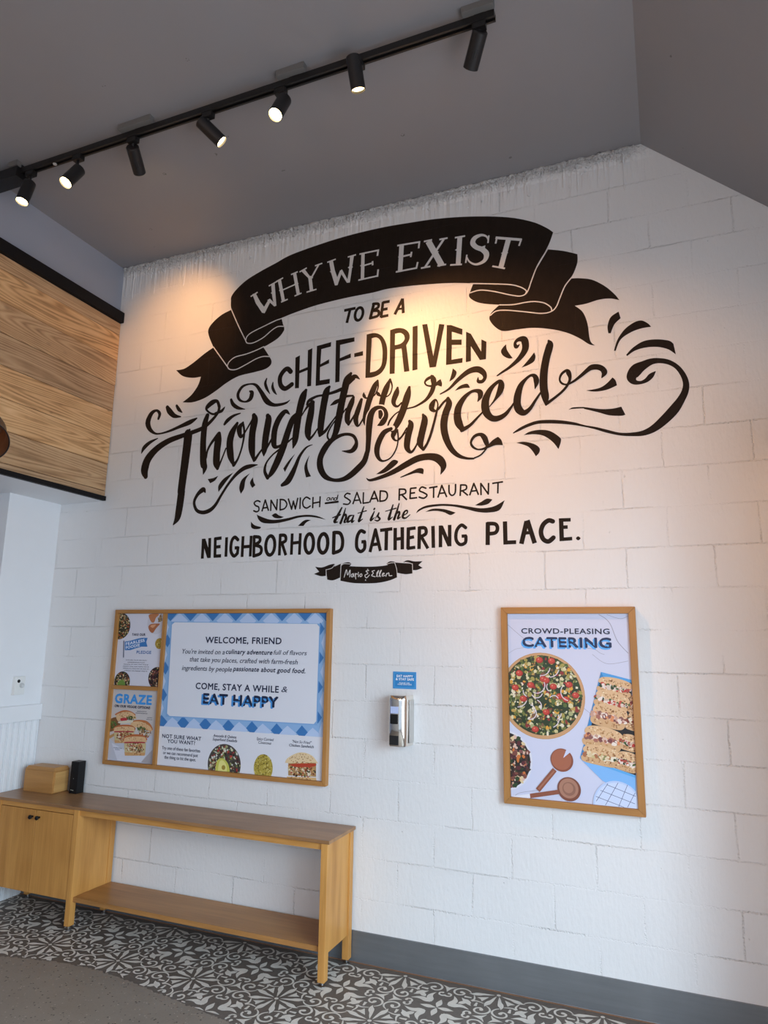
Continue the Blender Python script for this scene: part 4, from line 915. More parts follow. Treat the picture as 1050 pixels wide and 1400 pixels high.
def print_parts(items, rect, bg, y0, parent):
    """one poster sheet: paper, picture and lettering; inks sit in thin layers on the paper"""
    groups = {'paper': [], 'picture': [], 'lettering': []}; lev = [0]; pic = ['picture']
    def put(gname, polys, c):
        lev[0] += 1
        for q, po in enumerate(polys):
            yy = y0 - 0.0004 - lev[0] * 1.3e-6 - (q % 3000) * 4e-7 - (0.0003 if gname == 'lettering' else 0)
            po = clip_rect(po, rect)
            if po: groups[pic[0] if gname == 'picture' else gname].append((po, c, yy))
    x0, z0, x1, z1 = rect
    groups['paper'].append(([(x0, z0), (x1, z0), (x1, z1), (x0, z1)], srgb(bg), y0))
    for it in items:
        k = it[0]
        if k == 'n': pic[0] = it[1] + '#' + str(len(groups)); groups[pic[0]] = []
        elif k == 'p': put('picture', [smooth_poly([tuple(p) for p in it[3]]) if it[2] else [tuple(p[:2]) for p in it[3]]], srgb(it[1]))
        elif k == 's':
            pts = [(p[0], p[1], it[3]) for p in it[4]]
            put('picture', ribbon_polys(catmull(pts)) if it[2] and len(pts) > 2 else line_polys(pts), srgb(it[1]))
        elif k == 'd': put('picture', [[(it[2][0] + it[3] * math.cos(i * math.pi / 24), it[2][1] + it[4] * math.sin(i * math.pi / 24)) for i in range(48)]], srgb(it[1]))
        elif k == 't': put('lettering', text_polys(it[1], it[2], it[3], it[4], it[6], it[7]), srgb(it[5]))
        elif k == 'g':
            (ax, az), (bx, bz), n, h = it[2], it[3], it[4], it[5]; rr = random.Random(int(abs(ax * 9e4) + abs(az * 7e4)))
            cuts = sorted([0, 1] + [(j + rr.uniform(0.25, 0.75)) / n for j in range(1, n)]) if n > 1 else [0, 1]
            for j in range(len(cuts) - 1):
                g0, g1 = cuts[j] + (0.012 if j else 0), cuts[j + 1] - 0.012; z = (az + bz) / 2; pts = []; steps = max(4, int((g1 - g0) * (bx - ax) / (h * 0.55)))
                for q in range(steps + 1):
                    pts.append((ax + (bx - ax) * (g0 + (g1 - g0) * q / steps), z + (h * 0.5 if q % 2 else 0) + rr.uniform(-.1, .1) * h, h * 0.22))
                put('lettering', line_polys(pts), srgb(it[1]))
        elif k == 'b':
            _, pal, c, rx, rz, n, size, seed = it; rr = random.Random(seed)
            for j in range(n):
                a = rr.uniform(0, 2 * math.pi); d = math.sqrt(rr.random()); s = size * rr.uniform(0.45, 1.15); e = rr.uniform(0.45, 1.0); ro = rr.uniform(0, 3.14); m = rr.randint(5, 8)
                px, pz = c[0] + rx * d * math.cos(a), c[1] + rz * d * math.sin(a); po = []
                for q in range(m):
                    th = 2 * math.pi * q / m; r_ = s * rr.uniform(0.75, 1.1); u, v = r_ * math.cos(th), r_ * math.sin(th) * e
                    po.append((px + u * math.cos(ro) - v * math.sin(ro), pz + u * math.sin(ro) + v * math.cos(ro)))
                put('picture', [po], srgb(rr.choice(PALS[pal])))
    top = None
    for gname in groups:
        V, F, C = [], [], []
        for po, c, yy in groups[gname]:
            b = len(V); V += [(p[0], yy, p[1]) for p in po]
            fs = [[b + i for i in range(len(po))]] if len(po) <= 4 else [[b + i for i in tri] for tri in tess(po)]
            F += fs; C += [c] * len(fs)
        if not F: continue
        gname = gname.split('#')[0]; me = bpy.data.meshes.new(gname); me.from_pydata(V, [], F)
        a = me.attributes.new('ink', 'FLOAT_COLOR', 'FACE')
        for i, c in enumerate(C): a.data[i].color = (*c, 1)
        for p in me.polygons:
            if p.normal.y > 0: p.flip()
        if gname == 'paper': top = link('poster', me, M_print, parent)
        else:
            o = bpy.data.objects.new(gname, me); col.objects.link(o); me.materials.append(M_print); o.parent = top
            o.matrix_parent_inverse = Matrix.Identity(4)
    return top

PRINTS = {
"main":[
["n","checked_border"],
["p","#8db3de",0,[[-0.0077,1.828],[1.1814,1.8242],[1.1738,1.1251],[0.0058,1.1214]]],
["p","#b8ccec",0,[[-0.1056,1.772],[-0.0425,1.8237],[0.0296,1.7722],[-0.0328,1.7207]]],
["p","#3f79b8",0,[[-0.0173,1.8258],[0.0392,1.8816],[0.1052,1.8254],[0.0493,1.77]]],
["p","#b8ccec",0,[[0.056,1.7722],[0.1178,1.8232],[0.1876,1.7724],[0.1265,1.7216]]],
["p","#3f79b8",0,[[0.1423,1.8253],[0.1977,1.8804],[0.2616,1.825],[0.2068,1.7702]]],
["p","#b8ccec",0,[[0.2309,1.7724],[0.2912,1.8227],[0.3587,1.7726],[0.299,1.7226]]],
["p","#3f79b8",0,[[0.315,1.8248],[0.3693,1.8791],[0.4309,1.8244],[0.3772,1.7705]]],
["p","#b8ccec",0,[[0.4059,1.7727],[0.4648,1.8222],[0.5299,1.7729],[0.4716,1.7236]]],
["p","#3f79b8",0,[[0.488,1.8243],[0.541,1.8777],[0.6004,1.8239],[0.5479,1.7708]]],
["p","#b8ccec",0,[[0.5758,1.7729],[0.6334,1.8217],[0.6962,1.7731],[0.6392,1.7246]]],
["p","#3f79b8",0,[[0.6558,1.8238],[0.7077,1.8764],[0.765,1.8234],[0.7137,1.771]]],
["p","#b8ccec",0,[[0.7432,1.7732],[0.7994,1.8212],[0.8601,1.7733],[0.8044,1.7255]]],
["p","#3f79b8",0,[[0.8213,1.8232],[0.872,1.8751],[0.9273,1.8229],[0.877,1.7713]]],
["p","#b8ccec",0,[[0.9033,1.7734],[0.9583,1.8208],[1.0169,1.7736],[0.9625,1.7264]]],
["p","#3f79b8",0,[[0.9795,1.8228],[1.0292,1.8739],[1.0826,1.8224],[1.0334,1.7715]]],
["p","#b8ccec",0,[[1.045,1.7736],[1.0989,1.8204],[1.1557,1.7737],[1.1024,1.7272]]],
["p","#3f79b8",0,[[1.1196,1.8223],[1.1683,1.8728],[1.22,1.822],[1.1717,1.7718]]],
["p","#b8ccec",0,[[0.0519,1.124],[0.1174,1.1759],[0.1906,1.1318],[0.1259,1.0802]]],
["p","#3f79b8",0,[[-0.0098,1.1417],[0.0325,1.1863],[0.0823,1.1467],[0.0403,1.1024]]],
["p","#b8ccec",0,[[0.2174,1.1271],[0.2815,1.1782],[0.3523,1.1347],[0.2891,1.0839]]],
["p","#3f79b8",0,[[0.1576,1.1445],[0.199,1.1884],[0.2471,1.1494],[0.2061,1.1057]]],
["p","#b8ccec",0,[[0.3825,1.1262],[0.445,1.1765],[0.5135,1.1337],[0.4517,1.0836]]],
["p","#3f79b8",0,[[0.3245,1.1434],[0.3651,1.1867],[0.4115,1.1482],[0.3713,1.1052]]],
["p","#b8ccec",0,[[0.5502,1.1258],[0.6113,1.1754],[0.6775,1.1332],[0.6171,1.0838]]],
["p","#3f79b8",0,[[0.4941,1.1427],[0.5338,1.1853],[0.5785,1.1475],[0.5392,1.105]]],
["p","#b8ccec",0,[[0.7154,1.1255],[0.775,1.1744],[0.839,1.1328],[0.78,1.0842]]],
["p","#3f79b8",0,[[0.6611,1.1422],[0.6999,1.1842],[0.7431,1.1469],[0.7046,1.1051]]],
["p","#b8ccec",0,[[0.884,1.1238],[0.9422,1.1719],[1.0038,1.131],[0.9463,1.0831]]],
["p","#3f79b8",0,[[0.8315,1.1402],[0.8694,1.1815],[0.911,1.1448],[0.8733,1.1037]]],
["p","#b8ccec",0,[[1.0508,1.1223],[1.1076,1.1697],[1.167,1.1295],[1.1109,1.0823]]],
["p","#3f79b8",0,[[1.0001,1.1385],[1.0371,1.1792],[1.0771,1.1431],[1.0403,1.1026]]],
["p","#b8ccec",0,[[-0.0211,1.7308],[0.0035,1.7978],[0.0403,1.7311],[0.0157,1.6646]]],
["p","#3f79b8",0,[[0.0065,1.6446],[0.0332,1.6868],[0.0673,1.6453],[0.0408,1.6033]]],
["p","#b8ccec",0,[[-0.0174,1.5573],[0.007,1.6237],[0.0435,1.5585],[0.0191,1.4926]]],
["p","#3f79b8",0,[[0.0058,1.4727],[0.0323,1.5147],[0.0662,1.4743],[0.0398,1.4325]]],
["p","#b8ccec",0,[[-0.0142,1.3908],[0.01,1.4565],[0.0462,1.3928],[0.0221,1.3275]]],
["p","#3f79b8",0,[[0.0047,1.3075],[0.031,1.3493],[0.0647,1.3099],[0.0385,1.2683]]],
["p","#b8ccec",0,[[-0.0152,1.2264],[0.0089,1.2916],[0.0449,1.2292],[0.0209,1.1645]]],
["p","#b8ccec",0,[[1.1454,1.6464],[1.1683,1.7066],[1.1952,1.6471],[1.1723,1.5873]]],
["p","#3f79b8",0,[[1.1092,1.7282],[1.1354,1.7646],[1.1641,1.7286],[1.138,1.6923]]],
["p","#b8ccec",0,[[1.1456,1.4813],[1.1683,1.5408],[1.195,1.4827],[1.1724,1.4235]]],
["p","#3f79b8",0,[[1.1097,1.5613],[1.1357,1.5975],[1.1642,1.5624],[1.1383,1.5263]]],
["p","#b8ccec",0,[[1.1458,1.3177],[1.1684,1.3767],[1.1948,1.3199],[1.1724,1.2612]]],
["p","#3f79b8",0,[[1.1102,1.396],[1.136,1.432],[1.1643,1.3979],[1.1386,1.362]]],
["p","#b8ccec",0,[[1.1463,1.15],[1.1687,1.2084],[1.1949,1.1529],[1.1727,1.0949]]],
["p","#3f79b8",0,[[1.111,1.2265],[1.1366,1.2624],[1.1646,1.2292],[1.1391,1.1935]]],
["p","#7fa9d8",0,[[0.0536,1.7677],[1.1357,1.7576],[1.1361,1.1847],[0.066,1.1774]]],
["p","#dfe1ea",0,[[0.0844,1.7634],[1.1128,1.7555],[1.1295,1.7394],[1.1286,1.2072],[1.1135,1.1911],[0.0952,1.1831],[0.075,1.1969],[0.0637,1.7478]]],
["p","#dfe0e8",0,[[0.0061,1.1183],[1.1739,1.1223],[1.1748,0.8776],[0.0107,0.8714]]],
["t","WELCOME, FRIEND",[0.3324,1.63615],[0.8786,1.63615],0.0393,"#1b2543",1,0],
["t","You're invited on a",[0.1603,1.5681500000000002],[0.4797,1.5681500000000002],0.0304,"#3a4056",0,1],
["t","culinary adventure",[0.4899,1.57245],[0.8196,1.57245],0.029,"#1b2543",1,1],
["t","full of flavors",[0.8292,1.5744],[1.053,1.5744],0.0277,"#3a4056",0,1],
["t","that take you places, crafted with farm-fresh",[0.2223,1.52035],[0.9948,1.52035],0.03,"#3a4056",0,1],
["t","ingredients by people",[0.1663,1.4661499999999998],[0.5399,1.4661499999999998],0.0302,"#3a4056",0,1],
["t","passionate about good food.",[0.5487,1.47145],[1.0467,1.47145],0.0288,"#1b2543",1,1],
["t","COME, STAY A WHILE",[0.2807,1.3553],[0.8735,1.3553],0.0389,"#1b2543",1,0],
["t","&",[0.8924,1.3595],[0.9334,1.3595],0.0347,"#3a4056",0,1],
["t","EAT HAPPY",[0.3322,1.26505],[0.8614,1.26505],0.0606,"#4a97dc",2,0],
["t","EAT HAPPY",[0.3435,1.2715999999999998],[0.8717,1.2715999999999998],0.0606,"#1b2543",2,0],
["t","NOT SURE WHAT",[0.0509,1.05055],[0.3444,1.05055],0.0227,"#1b2543",1,0],
["t","YOU WANT?",[0.0937,1.0227499999999998],[0.3016,1.0227499999999998],0.0226,"#1b2543",1,0],
["t","Try one of these fan favorites",[0.0546,0.9818],[0.3433,0.9818],0.0201,"#3a4056",0,0],
["t","or we can recommend just",[0.0667,0.9536],[0.3289,0.9536],0.0201,"#3a4056",0,0],
["t","the thing to hit the spot.",[0.0784,0.928],[0.3155,0.928],0.0201,"#3a4056",0,0],
["t","Avocado & Quinoa",[0.4319,1.079],[0.5965,1.079],0.017,"#3a4056",0,1],
["t","Superfood Ensalada",[0.4297,1.0581],[0.604,1.0581],0.017,"#3a4056",0,1],
["t","Spicy Curried",[0.7385,1.08035],[0.8546,1.08035],0.0163,"#3a4056",0,1],
["t","Couscous",[0.7527,1.0603],[0.8393,1.0603],0.0163,"#3a4056",0,1],
["t","\"Not So Fried\"",[0.9787,1.0802],[1.1042,1.0802],0.0157,"#3a4056",0,1],
["t","Chicken Sandwich",[0.9601,1.0591],[1.1184,1.0591],0.0158,"#3a4056",0,1],
["n","salad_picture"],
["d","#4a4440",[0.5205,0.9255],0.1171,0.1171],
["b","salad",[0.5205,0.9255],0.1105,0.1105,260,0.0099,3],
["b","slaw",[0.4551,0.9156],0.0401,0.0401,60,0.0067,4],
["p","#c9c85c",1,[[0.4695,0.9415],[0.5119,0.9595],[0.554,0.9231],[0.5552,0.8691],[0.4686,0.867]]],
["p","#e3de8a",1,[[0.4862,0.9358],[0.5127,0.9477],[0.5396,0.917],[0.5368,0.8676],[0.4835,0.8682]]],
["d","#a08a3a",[0.5179,0.9085],0.0133,0.0133],
["n","couscous_picture"],
["d","#b3a047",[0.7923,0.9267],0.0639,0.0767],
["b","couscous",[0.7923,0.9267],0.0618,0.0745,330,0.0053,5],
["n","sandwich_picture"],
["p","#e2c9a0",1,[[0.9357,0.967,1],[0.9561,0.9968],[1.0303,1.0304],[1.1055,1.02],[1.1492,0.9799,1],[1.0438,0.9657]]],
["b","crumb",[1.0425,0.9968],0.0822,0.0272,60,0.0041,11],
["p","#b08a5c",0,[[0.9575,0.9655],[1.1365,0.982],[1.1393,0.9068],[0.9606,0.9]]],
["b","filling",[1.045,0.9378],0.09,0.0408,220,0.0072,12],
["p","#b8452f",1,[[0.9836,0.9643],[1.1283,0.9767],[1.1163,0.9588],[1.0015,0.95]]],
["p","#d9b27c",0,[[0.9522,0.8931],[1.1394,0.9022],[1.1443,0.8842],[0.9577,0.8686]]],
["b","crumb",[1.0471,0.8869],0.0822,0.0102,50,0.0041,13]],
"pledge":[
["n","grain_bowl_picture"],
["d","#2c2a20",[-0.3633,1.7376],0.0874,0.0874],
["b","grain",[-0.3633,1.7376],0.0846,0.0846,320,0.0075,21],
["n","plate_picture"],
["d","#c9c6d0",[-0.0628,1.759],0.0728,0.0728],
["p","#b8774e",1,[[-0.129,1.8076],[-0.1017,1.8177],[-0.0453,1.8155],[-0.0684,1.7913],[-0.081,1.763],[-0.1015,1.7629],[-0.1189,1.7832]]],
["p","#a8653f",1,[[-0.1244,1.7345],[-0.1054,1.7508],[-0.0548,1.755],[-0.0341,1.751],[-0.0619,1.7227],[-0.0846,1.6944],[-0.1114,1.7063]]],
["p","#d29a74",1,[[-0.1094,1.7386],[-0.0897,1.7468],[-0.0642,1.7469],[-0.0877,1.7266]]],
["p","#8a6a4a",0,[[-0.0505,1.763],[-0.0394,1.8074],[-0.0277,1.8175],[-0.023,1.7671]]],
["b","grain",[-0.0324,1.7872],0.0184,0.0184,40,0.0055,20],
["t","TAKE OUR",[-0.2543,1.6753],[-0.1442,1.6753],0.016,"#1b2543",1,0],
["n","flag_picture"],
["p","#3f79b8",0,[[-0.3112,1.6354],[-0.2655,1.6421],[-0.2044,1.657],[-0.1687,1.6622],[-0.1234,1.6619],[-0.1326,1.6357],[-0.1194,1.6058],[-0.1681,1.6051],[-0.2135,1.5943],[-0.2591,1.5814],[-0.3052,1.5806]]],
["s","#4a4f68",0,0.0075,[[-0.3199,1.6427],[-0.3106,1.5332]]],
["t","FEARLESS",[-0.2981,1.612],[-0.1457,1.6383],0.0186,"#e6eaf4",1,0],
["t","FOODIE",[-0.2954,1.5877],[-0.1828,1.6081],0.0186,"#e6eaf4",1,0],
["t","PLEDGE",[-0.2048,1.5606],[-0.0859,1.5606],0.0193,"#4a74ad",1,0],
["g","#3a4056",[-0.2898,1.5163],[-0.1171,1.5162],7,0.0079],
["g","#3a4056",[-0.2741,1.5017],[-0.1295,1.502],2,0.0078],
["g","#3a4056",[-0.3042,1.489],[-0.1002,1.4888],6,0.0078],
["g","#3a4056",[-0.3096,1.4755],[-0.0937,1.4751],6,0.008],
["g","#3a4056",[-0.308,1.4615],[-0.0925,1.4625],7,0.0079],
["g","#3a4056",[-0.296,1.4478],[-0.1038,1.448],5,0.0079],
["n","dip_picture"],
["d","#a88730",[-0.025,1.6271],0.0342,0.0342],
["b","couscous",[-0.025,1.6271],0.0315,0.0315,60,0.0045,23],
["n","bean_bowl_picture"],
["d","#241f1b",[-0.3054,1.3795],0.0644,0.0644],
["b","grain",[-0.3054,1.3795],0.0589,0.0589,170,0.0069,24],
["p","#6c8f3d",1,[[-0.3409,1.3684],[-0.3245,1.3869],[-0.2932,1.3879],[-0.2791,1.3546],[-0.3339,1.3526]]],
["n","noodle_bowl_picture"],
["d","#2b1d1a",[-0.0245,1.4104],0.0686,0.0686],
["b","slaw",[-0.0245,1.4104],0.0642,0.0642,220,0.0062,25]],
"graze":[
["n","napkin_picture"],
["p","#bfc2cf",0,[[-0.3687,1.0195],[-0.3295,0.9948],[-0.1425,1.0146],[-0.0273,1.0598],[-0.0092,0.8732],[-0.3825,0.8677],[-0.3811,0.9449]]],
["p","#d3d5e2",0,[[-0.3501,0.9935],[-0.2375,0.9548],[-0.0647,0.9365],[-0.0999,0.8926],[-0.2918,0.8897]]],
["p","#a9a3a8",0,[[-0.0999,0.8926],[-0.0189,0.9735],[-0.0103,0.8843]]],
["t","GRAZE",[-0.3496,1.2451500000000002],[-0.0545,1.2451500000000002],0.0573,"#3f92da",2,0],
["t","ON OUR VEGGIE OPTIONS",[-0.349,1.2167],[-0.0607,1.2167],0.0166,"#1b2543",1,0],
["g","#3a4056",[-0.1653,1.1964],[-0.0857,1.198],1,0.0088],
["g","#3a4056",[-0.1752,1.1843],[-0.0785,1.1868],2,0.009],
["g","#3a4056",[-0.0796,1.1621],[-0.0372,1.162],1,0.0088],
["g","#3a4056",[-0.0849,1.1503],[-0.0361,1.1506],1,0.0087],
["g","#3a4056",[-0.3309,0.9619],[-0.2614,0.9627],2,0.009],
["g","#34507e",[-0.3169,0.9524],[-0.2771,0.9513],1,0.009],
["n","sandwich_picture"],
["p","#7c5430",1,[[-0.3843,1.132],[-0.3214,1.155],[-0.2926,1.1291],[-0.3037,1.0895],[-0.3788,1.0618]]],
["b","greens",[-0.3521,1.1024],0.0319,0.0273,80,0.0064,40],
["p","#b98d58",0,[[-0.3768,1.0346],[-0.3312,1.0568],[-0.3243,1.0417],[-0.3685,1.0176]]],
["p","#b9683a",1,[[-0.3357,1.166],[-0.3145,1.1867],[-0.2642,1.2009],[-0.2069,1.194],[-0.1788,1.1701]]],
["p","#d8b184",1,[[-0.3327,1.1622],[-0.3085,1.1792],[-0.2529,1.1917],[-0.1957,1.1848],[-0.1667,1.1514],[-0.2591,1.1543],[-0.3081,1.1283]]],
["b","crumb",[-0.2557,1.1701],0.0546,0.0182,60,0.0041,41],
["p","#b8333a",1,[[-0.2921,1.1487],[-0.2436,1.1532],[-0.2419,1.1377],[-0.2823,1.1297]]],
["b","greens",[-0.2077,1.1531],0.0356,0.0125,60,0.0058,42],
["p","#d6cdb8",1,[[-0.3029,1.1286],[-0.1912,1.1423],[-0.2048,1.1261],[-0.2964,1.1172]]],
["p","#b9713f",1,[[-0.1904,1.1346],[-0.156,1.1461],[-0.0853,1.1442],[-0.043,1.1197],[-0.0327,1.0898],[-0.1226,1.1152]]],
["p","#d8b184",1,[[-0.2089,1.1162],[-0.1851,1.133],[-0.1247,1.1363],[-0.0575,1.1151],[-0.0323,1.086],[-0.0747,1.0874],[-0.1411,1.0988],[-0.1868,1.1001]]],
["b","crumb",[-0.1176,1.1155],0.0484,0.0176,60,0.004,43],
["b","greens",[-0.1202,1.0924],0.0392,0.0113,60,0.0061,44],
["b","filling",[-0.0877,1.0675],0.0484,0.0264,120,0.0062,45],
["p","#b9683a",1,[[-0.3382,1.0726],[-0.3242,1.0987],[-0.2584,1.1115],[-0.1915,1.1084],[-0.1722,1.0822]]],
["p","#d8b184",1,[[-0.3382,1.0726],[-0.3299,1.0891],[-0.2571,1.1002],[-0.1839,1.0997],[-0.1722,1.0822],[-0.1762,1.0729],[-0.3338,1.0636]]],
["b","crumb",[-0.2554,1.0842],0.0621,0.0134,50,0.0036,46],
["p","#a92c3c",1,[[-0.3307,1.0661],[-0.1879,1.0745],[-0.1935,1.0651],[-0.3024,1.054]]],
["p","#c9b88a",0,[[-0.3367,1.0589],[-0.1708,1.0687],[-0.1705,1.019],[-0.3263,1.0114]]],
["b","filling",[-0.2505,1.0389],0.068,0.0276,210,0.0067,47],
["p","#cb9c68",0,[[-0.3279,1.0113],[-0.1705,1.019],[-0.1738,1.003],[-0.3225,0.9933]]],
["b","crumb",[-0.247,1.0073],0.0579,0.0079,40,0.0036,48],
["p","#b9683a",1,[[-0.2489,1.0127],[-0.2342,1.0425],[-0.1645,1.0572],[-0.0938,1.0537],[-0.0734,1.0239]]],
["p","#d8b184",1,[[-0.2489,1.0127],[-0.2402,1.0316],[-0.1632,1.0442],[-0.0858,1.0438],[-0.0734,1.0239],[-0.0775,1.0133],[-0.2442,1.0026]]],
["b","crumb",[-0.1613,1.0261],0.0647,0.015,50,0.0035,50],
["p","#a92c3c",1,[[-0.2409,1.0054],[-0.0899,1.0151],[-0.0958,1.0044],[-0.2109,0.9917]]],
["p","#c9b88a",0,[[-0.2472,0.9972],[-0.0718,1.0086],[-0.0714,0.9521],[-0.236,0.9432]]],
["b","filling",[-0.1559,0.9746],0.0724,0.0314,210,0.0066,51],
["p","#cb9c68",0,[[-0.2378,0.9431],[-0.0714,0.9521],[-0.0748,0.9339],[-0.232,0.9227]]],
["b","crumb",[-0.1522,0.9387],0.0616,0.009,40,0.0035,52]],
"catering":[
["n","marble_vein"],
["s","#9a9bae",1,0.0033,[[2.7035,1.8064],[2.7344,1.7867],[2.7582,1.7541],[2.7859,1.6767],[2.8325,1.6199]]],
["n","marble_vein"],
["s","#9a9bae",1,0.002,[[2.7416,1.8063],[2.8035,1.7867],[2.8413,1.7996]]],
["n","marble_vein"],
["s","#9a9bae",1,0.0019,[[2.6072,1.6418],[2.671,1.6364],[2.7019,1.6175],[2.7205,1.6114]]],
["n","marble_vein"],
["s","#9a9bae",1,0.0021,[[2.2372,1.759],[2.3157,1.6913],[2.3761,1.6516]]],
["n","marble_vein"],
["s","#9a9bae",1,0.0014,[[2.2448,1.609],[2.2799,1.6299],[2.3213,1.6373]]],
["n","marble_vein"],
["s","#9a9bae",1,0.0019,[[2.6151,1.3466],[2.6577,1.311],[2.6689,1.2803]]],
["n","marble_vein"],
["s","#9a9bae",1,0.0019,[[2.6636,1.6103],[2.731,1.5668],[2.8307,1.5818]]],
["t","CROWD-PLEASING",[2.3127,1.7110500000000002],[2.75,1.7110500000000002],0.0274,"#1f2440",1,0],
["t","CATERING",[2.3117,1.63735],[2.748,1.63735],0.0493,"#58a9ee",2,0],
["t","CATERING",[2.3187,1.6446999999999998],[2.7545,1.6446999999999998],0.049,"#1b2b52",2,0],
["n","salad_bowl_picture"],
["d","#b98a5c",[2.4083,1.4016],0.2125,0.2125],
["d","#c89c70",[2.4083,1.4016],0.2099,0.2099],
["d","#2e3a22",[2.4083,1.4042],0.1968,0.1968],
["b","salad2",[2.4083,1.4042],0.1929,0.1929,760,0.0126,60],
["d","#a8302c",[2.297,1.5084],0.0184,0.0156],
["d","#c4483a",[2.295,1.5103],0.0142,0.0115],
["d","#d98a70",[2.2916,1.5129],0.0041,0.0034],
["d","#a8302c",[2.4625,1.574],0.018,0.0153],
["d","#c4483a",[2.4606,1.5759],0.0139,0.0112],
["d","#d98a70",[2.4574,1.5785],0.004,0.0033],
["d","#a8302c",[2.4015,1.5771],0.0181,0.0154],
["d","#c4483a",[2.3996,1.5791],0.014,0.0113],
["d","#d98a70",[2.3963,1.5817],0.004,0.0034],
["d","#a8302c",[2.5283,1.3873],0.0174,0.0148],
["d","#c4483a",[2.5265,1.3891],0.0135,0.011],
["d","#d98a70",[2.5233,1.3916],0.0038,0.0032],
["d","#a8302c",[2.5452,1.4595],0.0175,0.0149],
["d","#c4483a",[2.5433,1.4613],0.0136,0.011],
["d","#d98a70",[2.5401,1.4638],0.0039,0.0032],
["d","#a8302c",[2.4674,1.4476],0.0176,0.015],
["d","#c4483a",[2.4655,1.4494],0.0138,0.0111],
["d","#d98a70",[2.4623,1.4519],0.0039,0.0033],
["d","#a8302c",[2.3148,1.3824],0.018,0.0153],
["d","#c4483a",[2.3128,1.3842],0.014,0.0113],
["d","#d98a70",[2.3095,1.3867],0.004,0.0034],
["d","#a8302c",[2.2747,1.4357],0.0181,0.0154],
["d","#c4483a",[2.2727,1.4376],0.0142,0.0115],
["d","#d98a70",[2.2693,1.4402],0.0041,0.0034],
["d","#a8302c",[2.4963,1.4006],0.0174,0.0148],
["d","#c4483a",[2.4944,1.4025],0.0135,0.011],
["d","#d98a70",[2.4912,1.4049],0.0039,0.0032],
["d","#a8302c",[2.3717,1.2352],0.0176,0.015],
["d","#c4483a",[2.3698,1.237],0.0138,0.0111],
["d","#d98a70",[2.3665,1.2394],0.0039,0.0033],
["d","#a8302c",[2.4183,1.4828],0.0178,0.0152],
["d","#c4483a",[2.4163,1.4847],0.0138,0.0111],
["d","#d98a70",[2.4131,1.4872],0.004,0.0033],
["d","#a8302c",[2.4325,1.4768],0.0178,0.0152],
["d","#c4483a",[2.4306,1.4787],0.014,0.0113],
["d","#d98a70",[2.4273,1.4812],0.0039,0.0033],
["d","#a8302c",[2.3543,1.4512],0.018,0.0153],
["d","#c4483a",[2.3523,1.4531],0.014,0.0113],
["d","#d98a70",[2.349,1.4556],0.004,0.0033],
["d","#a8302c",[2.5757,1.4091],0.0173,0.0147],
["d","#c4483a",[2.5738,1.411],0.0134,0.0109],
["d","#d98a70",[2.5707,1.4134],0.0038,0.0032],
["d","#a8302c",[2.4283,1.3211],0.0174,0.0148],
["d","#c4483a",[2.4264,1.323],0.0138,0.0111],
["d","#d98a70",[2.4232,1.3254],0.0039,0.0032],
["s","#d9cdd6",1,0.0045,[[2.5361,1.3823],[2.5238,1.387],[2.5137,1.3953],[2.5069,1.4066],[2.5039,1.4196],[2.5052,1.4332],[2.5106,1.4461]]],
["s","#d9cdd6",1,0.0046,[[2.423,1.4662],[2.4253,1.4515],[2.4216,1.4366],[2.4124,1.4239],[2.3992,1.4153],[2.384,1.412],[2.369,1.4147]]],
["s","#d9cdd6",1,0.0046,[[2.4433,1.4255],[2.4392,1.4298],[2.4363,1.4349],[2.4346,1.4406],[2.4343,1.4467],[2.4355,1.4527],[2.438,1.4585]]],
["s","#d9cdd6",1,0.0046,[[2.4503,1.3938],[2.456,1.3992],[2.4632,1.4026],[2.4709,1.4036],[2.4783,1.402],[2.4845,1.3981],[2.489,1.3922]]],
["s","#d9cdd6",1,0.0046,[[2.3864,1.3774],[2.3939,1.3731],[2.3999,1.3669],[2.4039,1.3593],[2.4056,1.3507],[2.405,1.3419],[2.4021,1.3334]]],
["s","#d9cdd6",1,0.0046,[[2.3306,1.3711],[2.3262,1.3626],[2.3202,1.3551],[2.3127,1.3488],[2.3042,1.344],[2.295,1.3409],[2.2854,1.3397]]],
["s","#d9cdd6",1,0.0046,[[2.4529,1.5376],[2.4498,1.5267],[2.4439,1.5169],[2.4356,1.5088],[2.4255,1.5031],[2.4143,1.5003],[2.403,1.5004]]],
["s","#d9cdd6",1,0.0046,[[2.4103,1.4093],[2.405,1.3999],[2.3966,1.3929],[2.3863,1.3894],[2.3756,1.3899],[2.3662,1.3944],[2.3595,1.4021]]],
["s","#d9cdd6",1,0.0045,[[2.4872,1.3104],[2.4905,1.2995],[2.4906,1.2879],[2.4876,1.2764],[2.4816,1.2659],[2.4731,1.2571],[2.4628,1.2506]]],
["s","#d9cdd6",1,0.0046,[[2.352,1.352],[2.3604,1.3495],[2.3673,1.3443],[2.3717,1.337],[2.3732,1.3285],[2.3715,1.3198],[2.3669,1.312]]],
["s","#d9cdd6",1,0.0046,[[2.4964,1.5293],[2.4929,1.52],[2.4875,1.5117],[2.4804,1.5045],[2.4721,1.499],[2.4628,1.4953],[2.4531,1.4937]]],
["s","#d9cdd6",1,0.0046,[[2.3753,1.3291],[2.3788,1.3183],[2.3778,1.3067],[2.3724,1.2959],[2.3634,1.2877],[2.352,1.283],[2.3401,1.2827]]],
["s","#d9cdd6",1,0.0047,[[2.331,1.3951],[2.3259,1.3978],[2.3216,1.4016],[2.3182,1.4062],[2.316,1.4115],[2.3151,1.4172],[2.3154,1.423]]],
["s","#d9cdd6",1,0.0045,[[2.5015,1.3169],[2.5009,1.3114],[2.4992,1.3062],[2.4964,1.3012],[2.4926,1.2969],[2.4881,1.2934],[2.483,1.2908]]],
["n","marble_vein"],
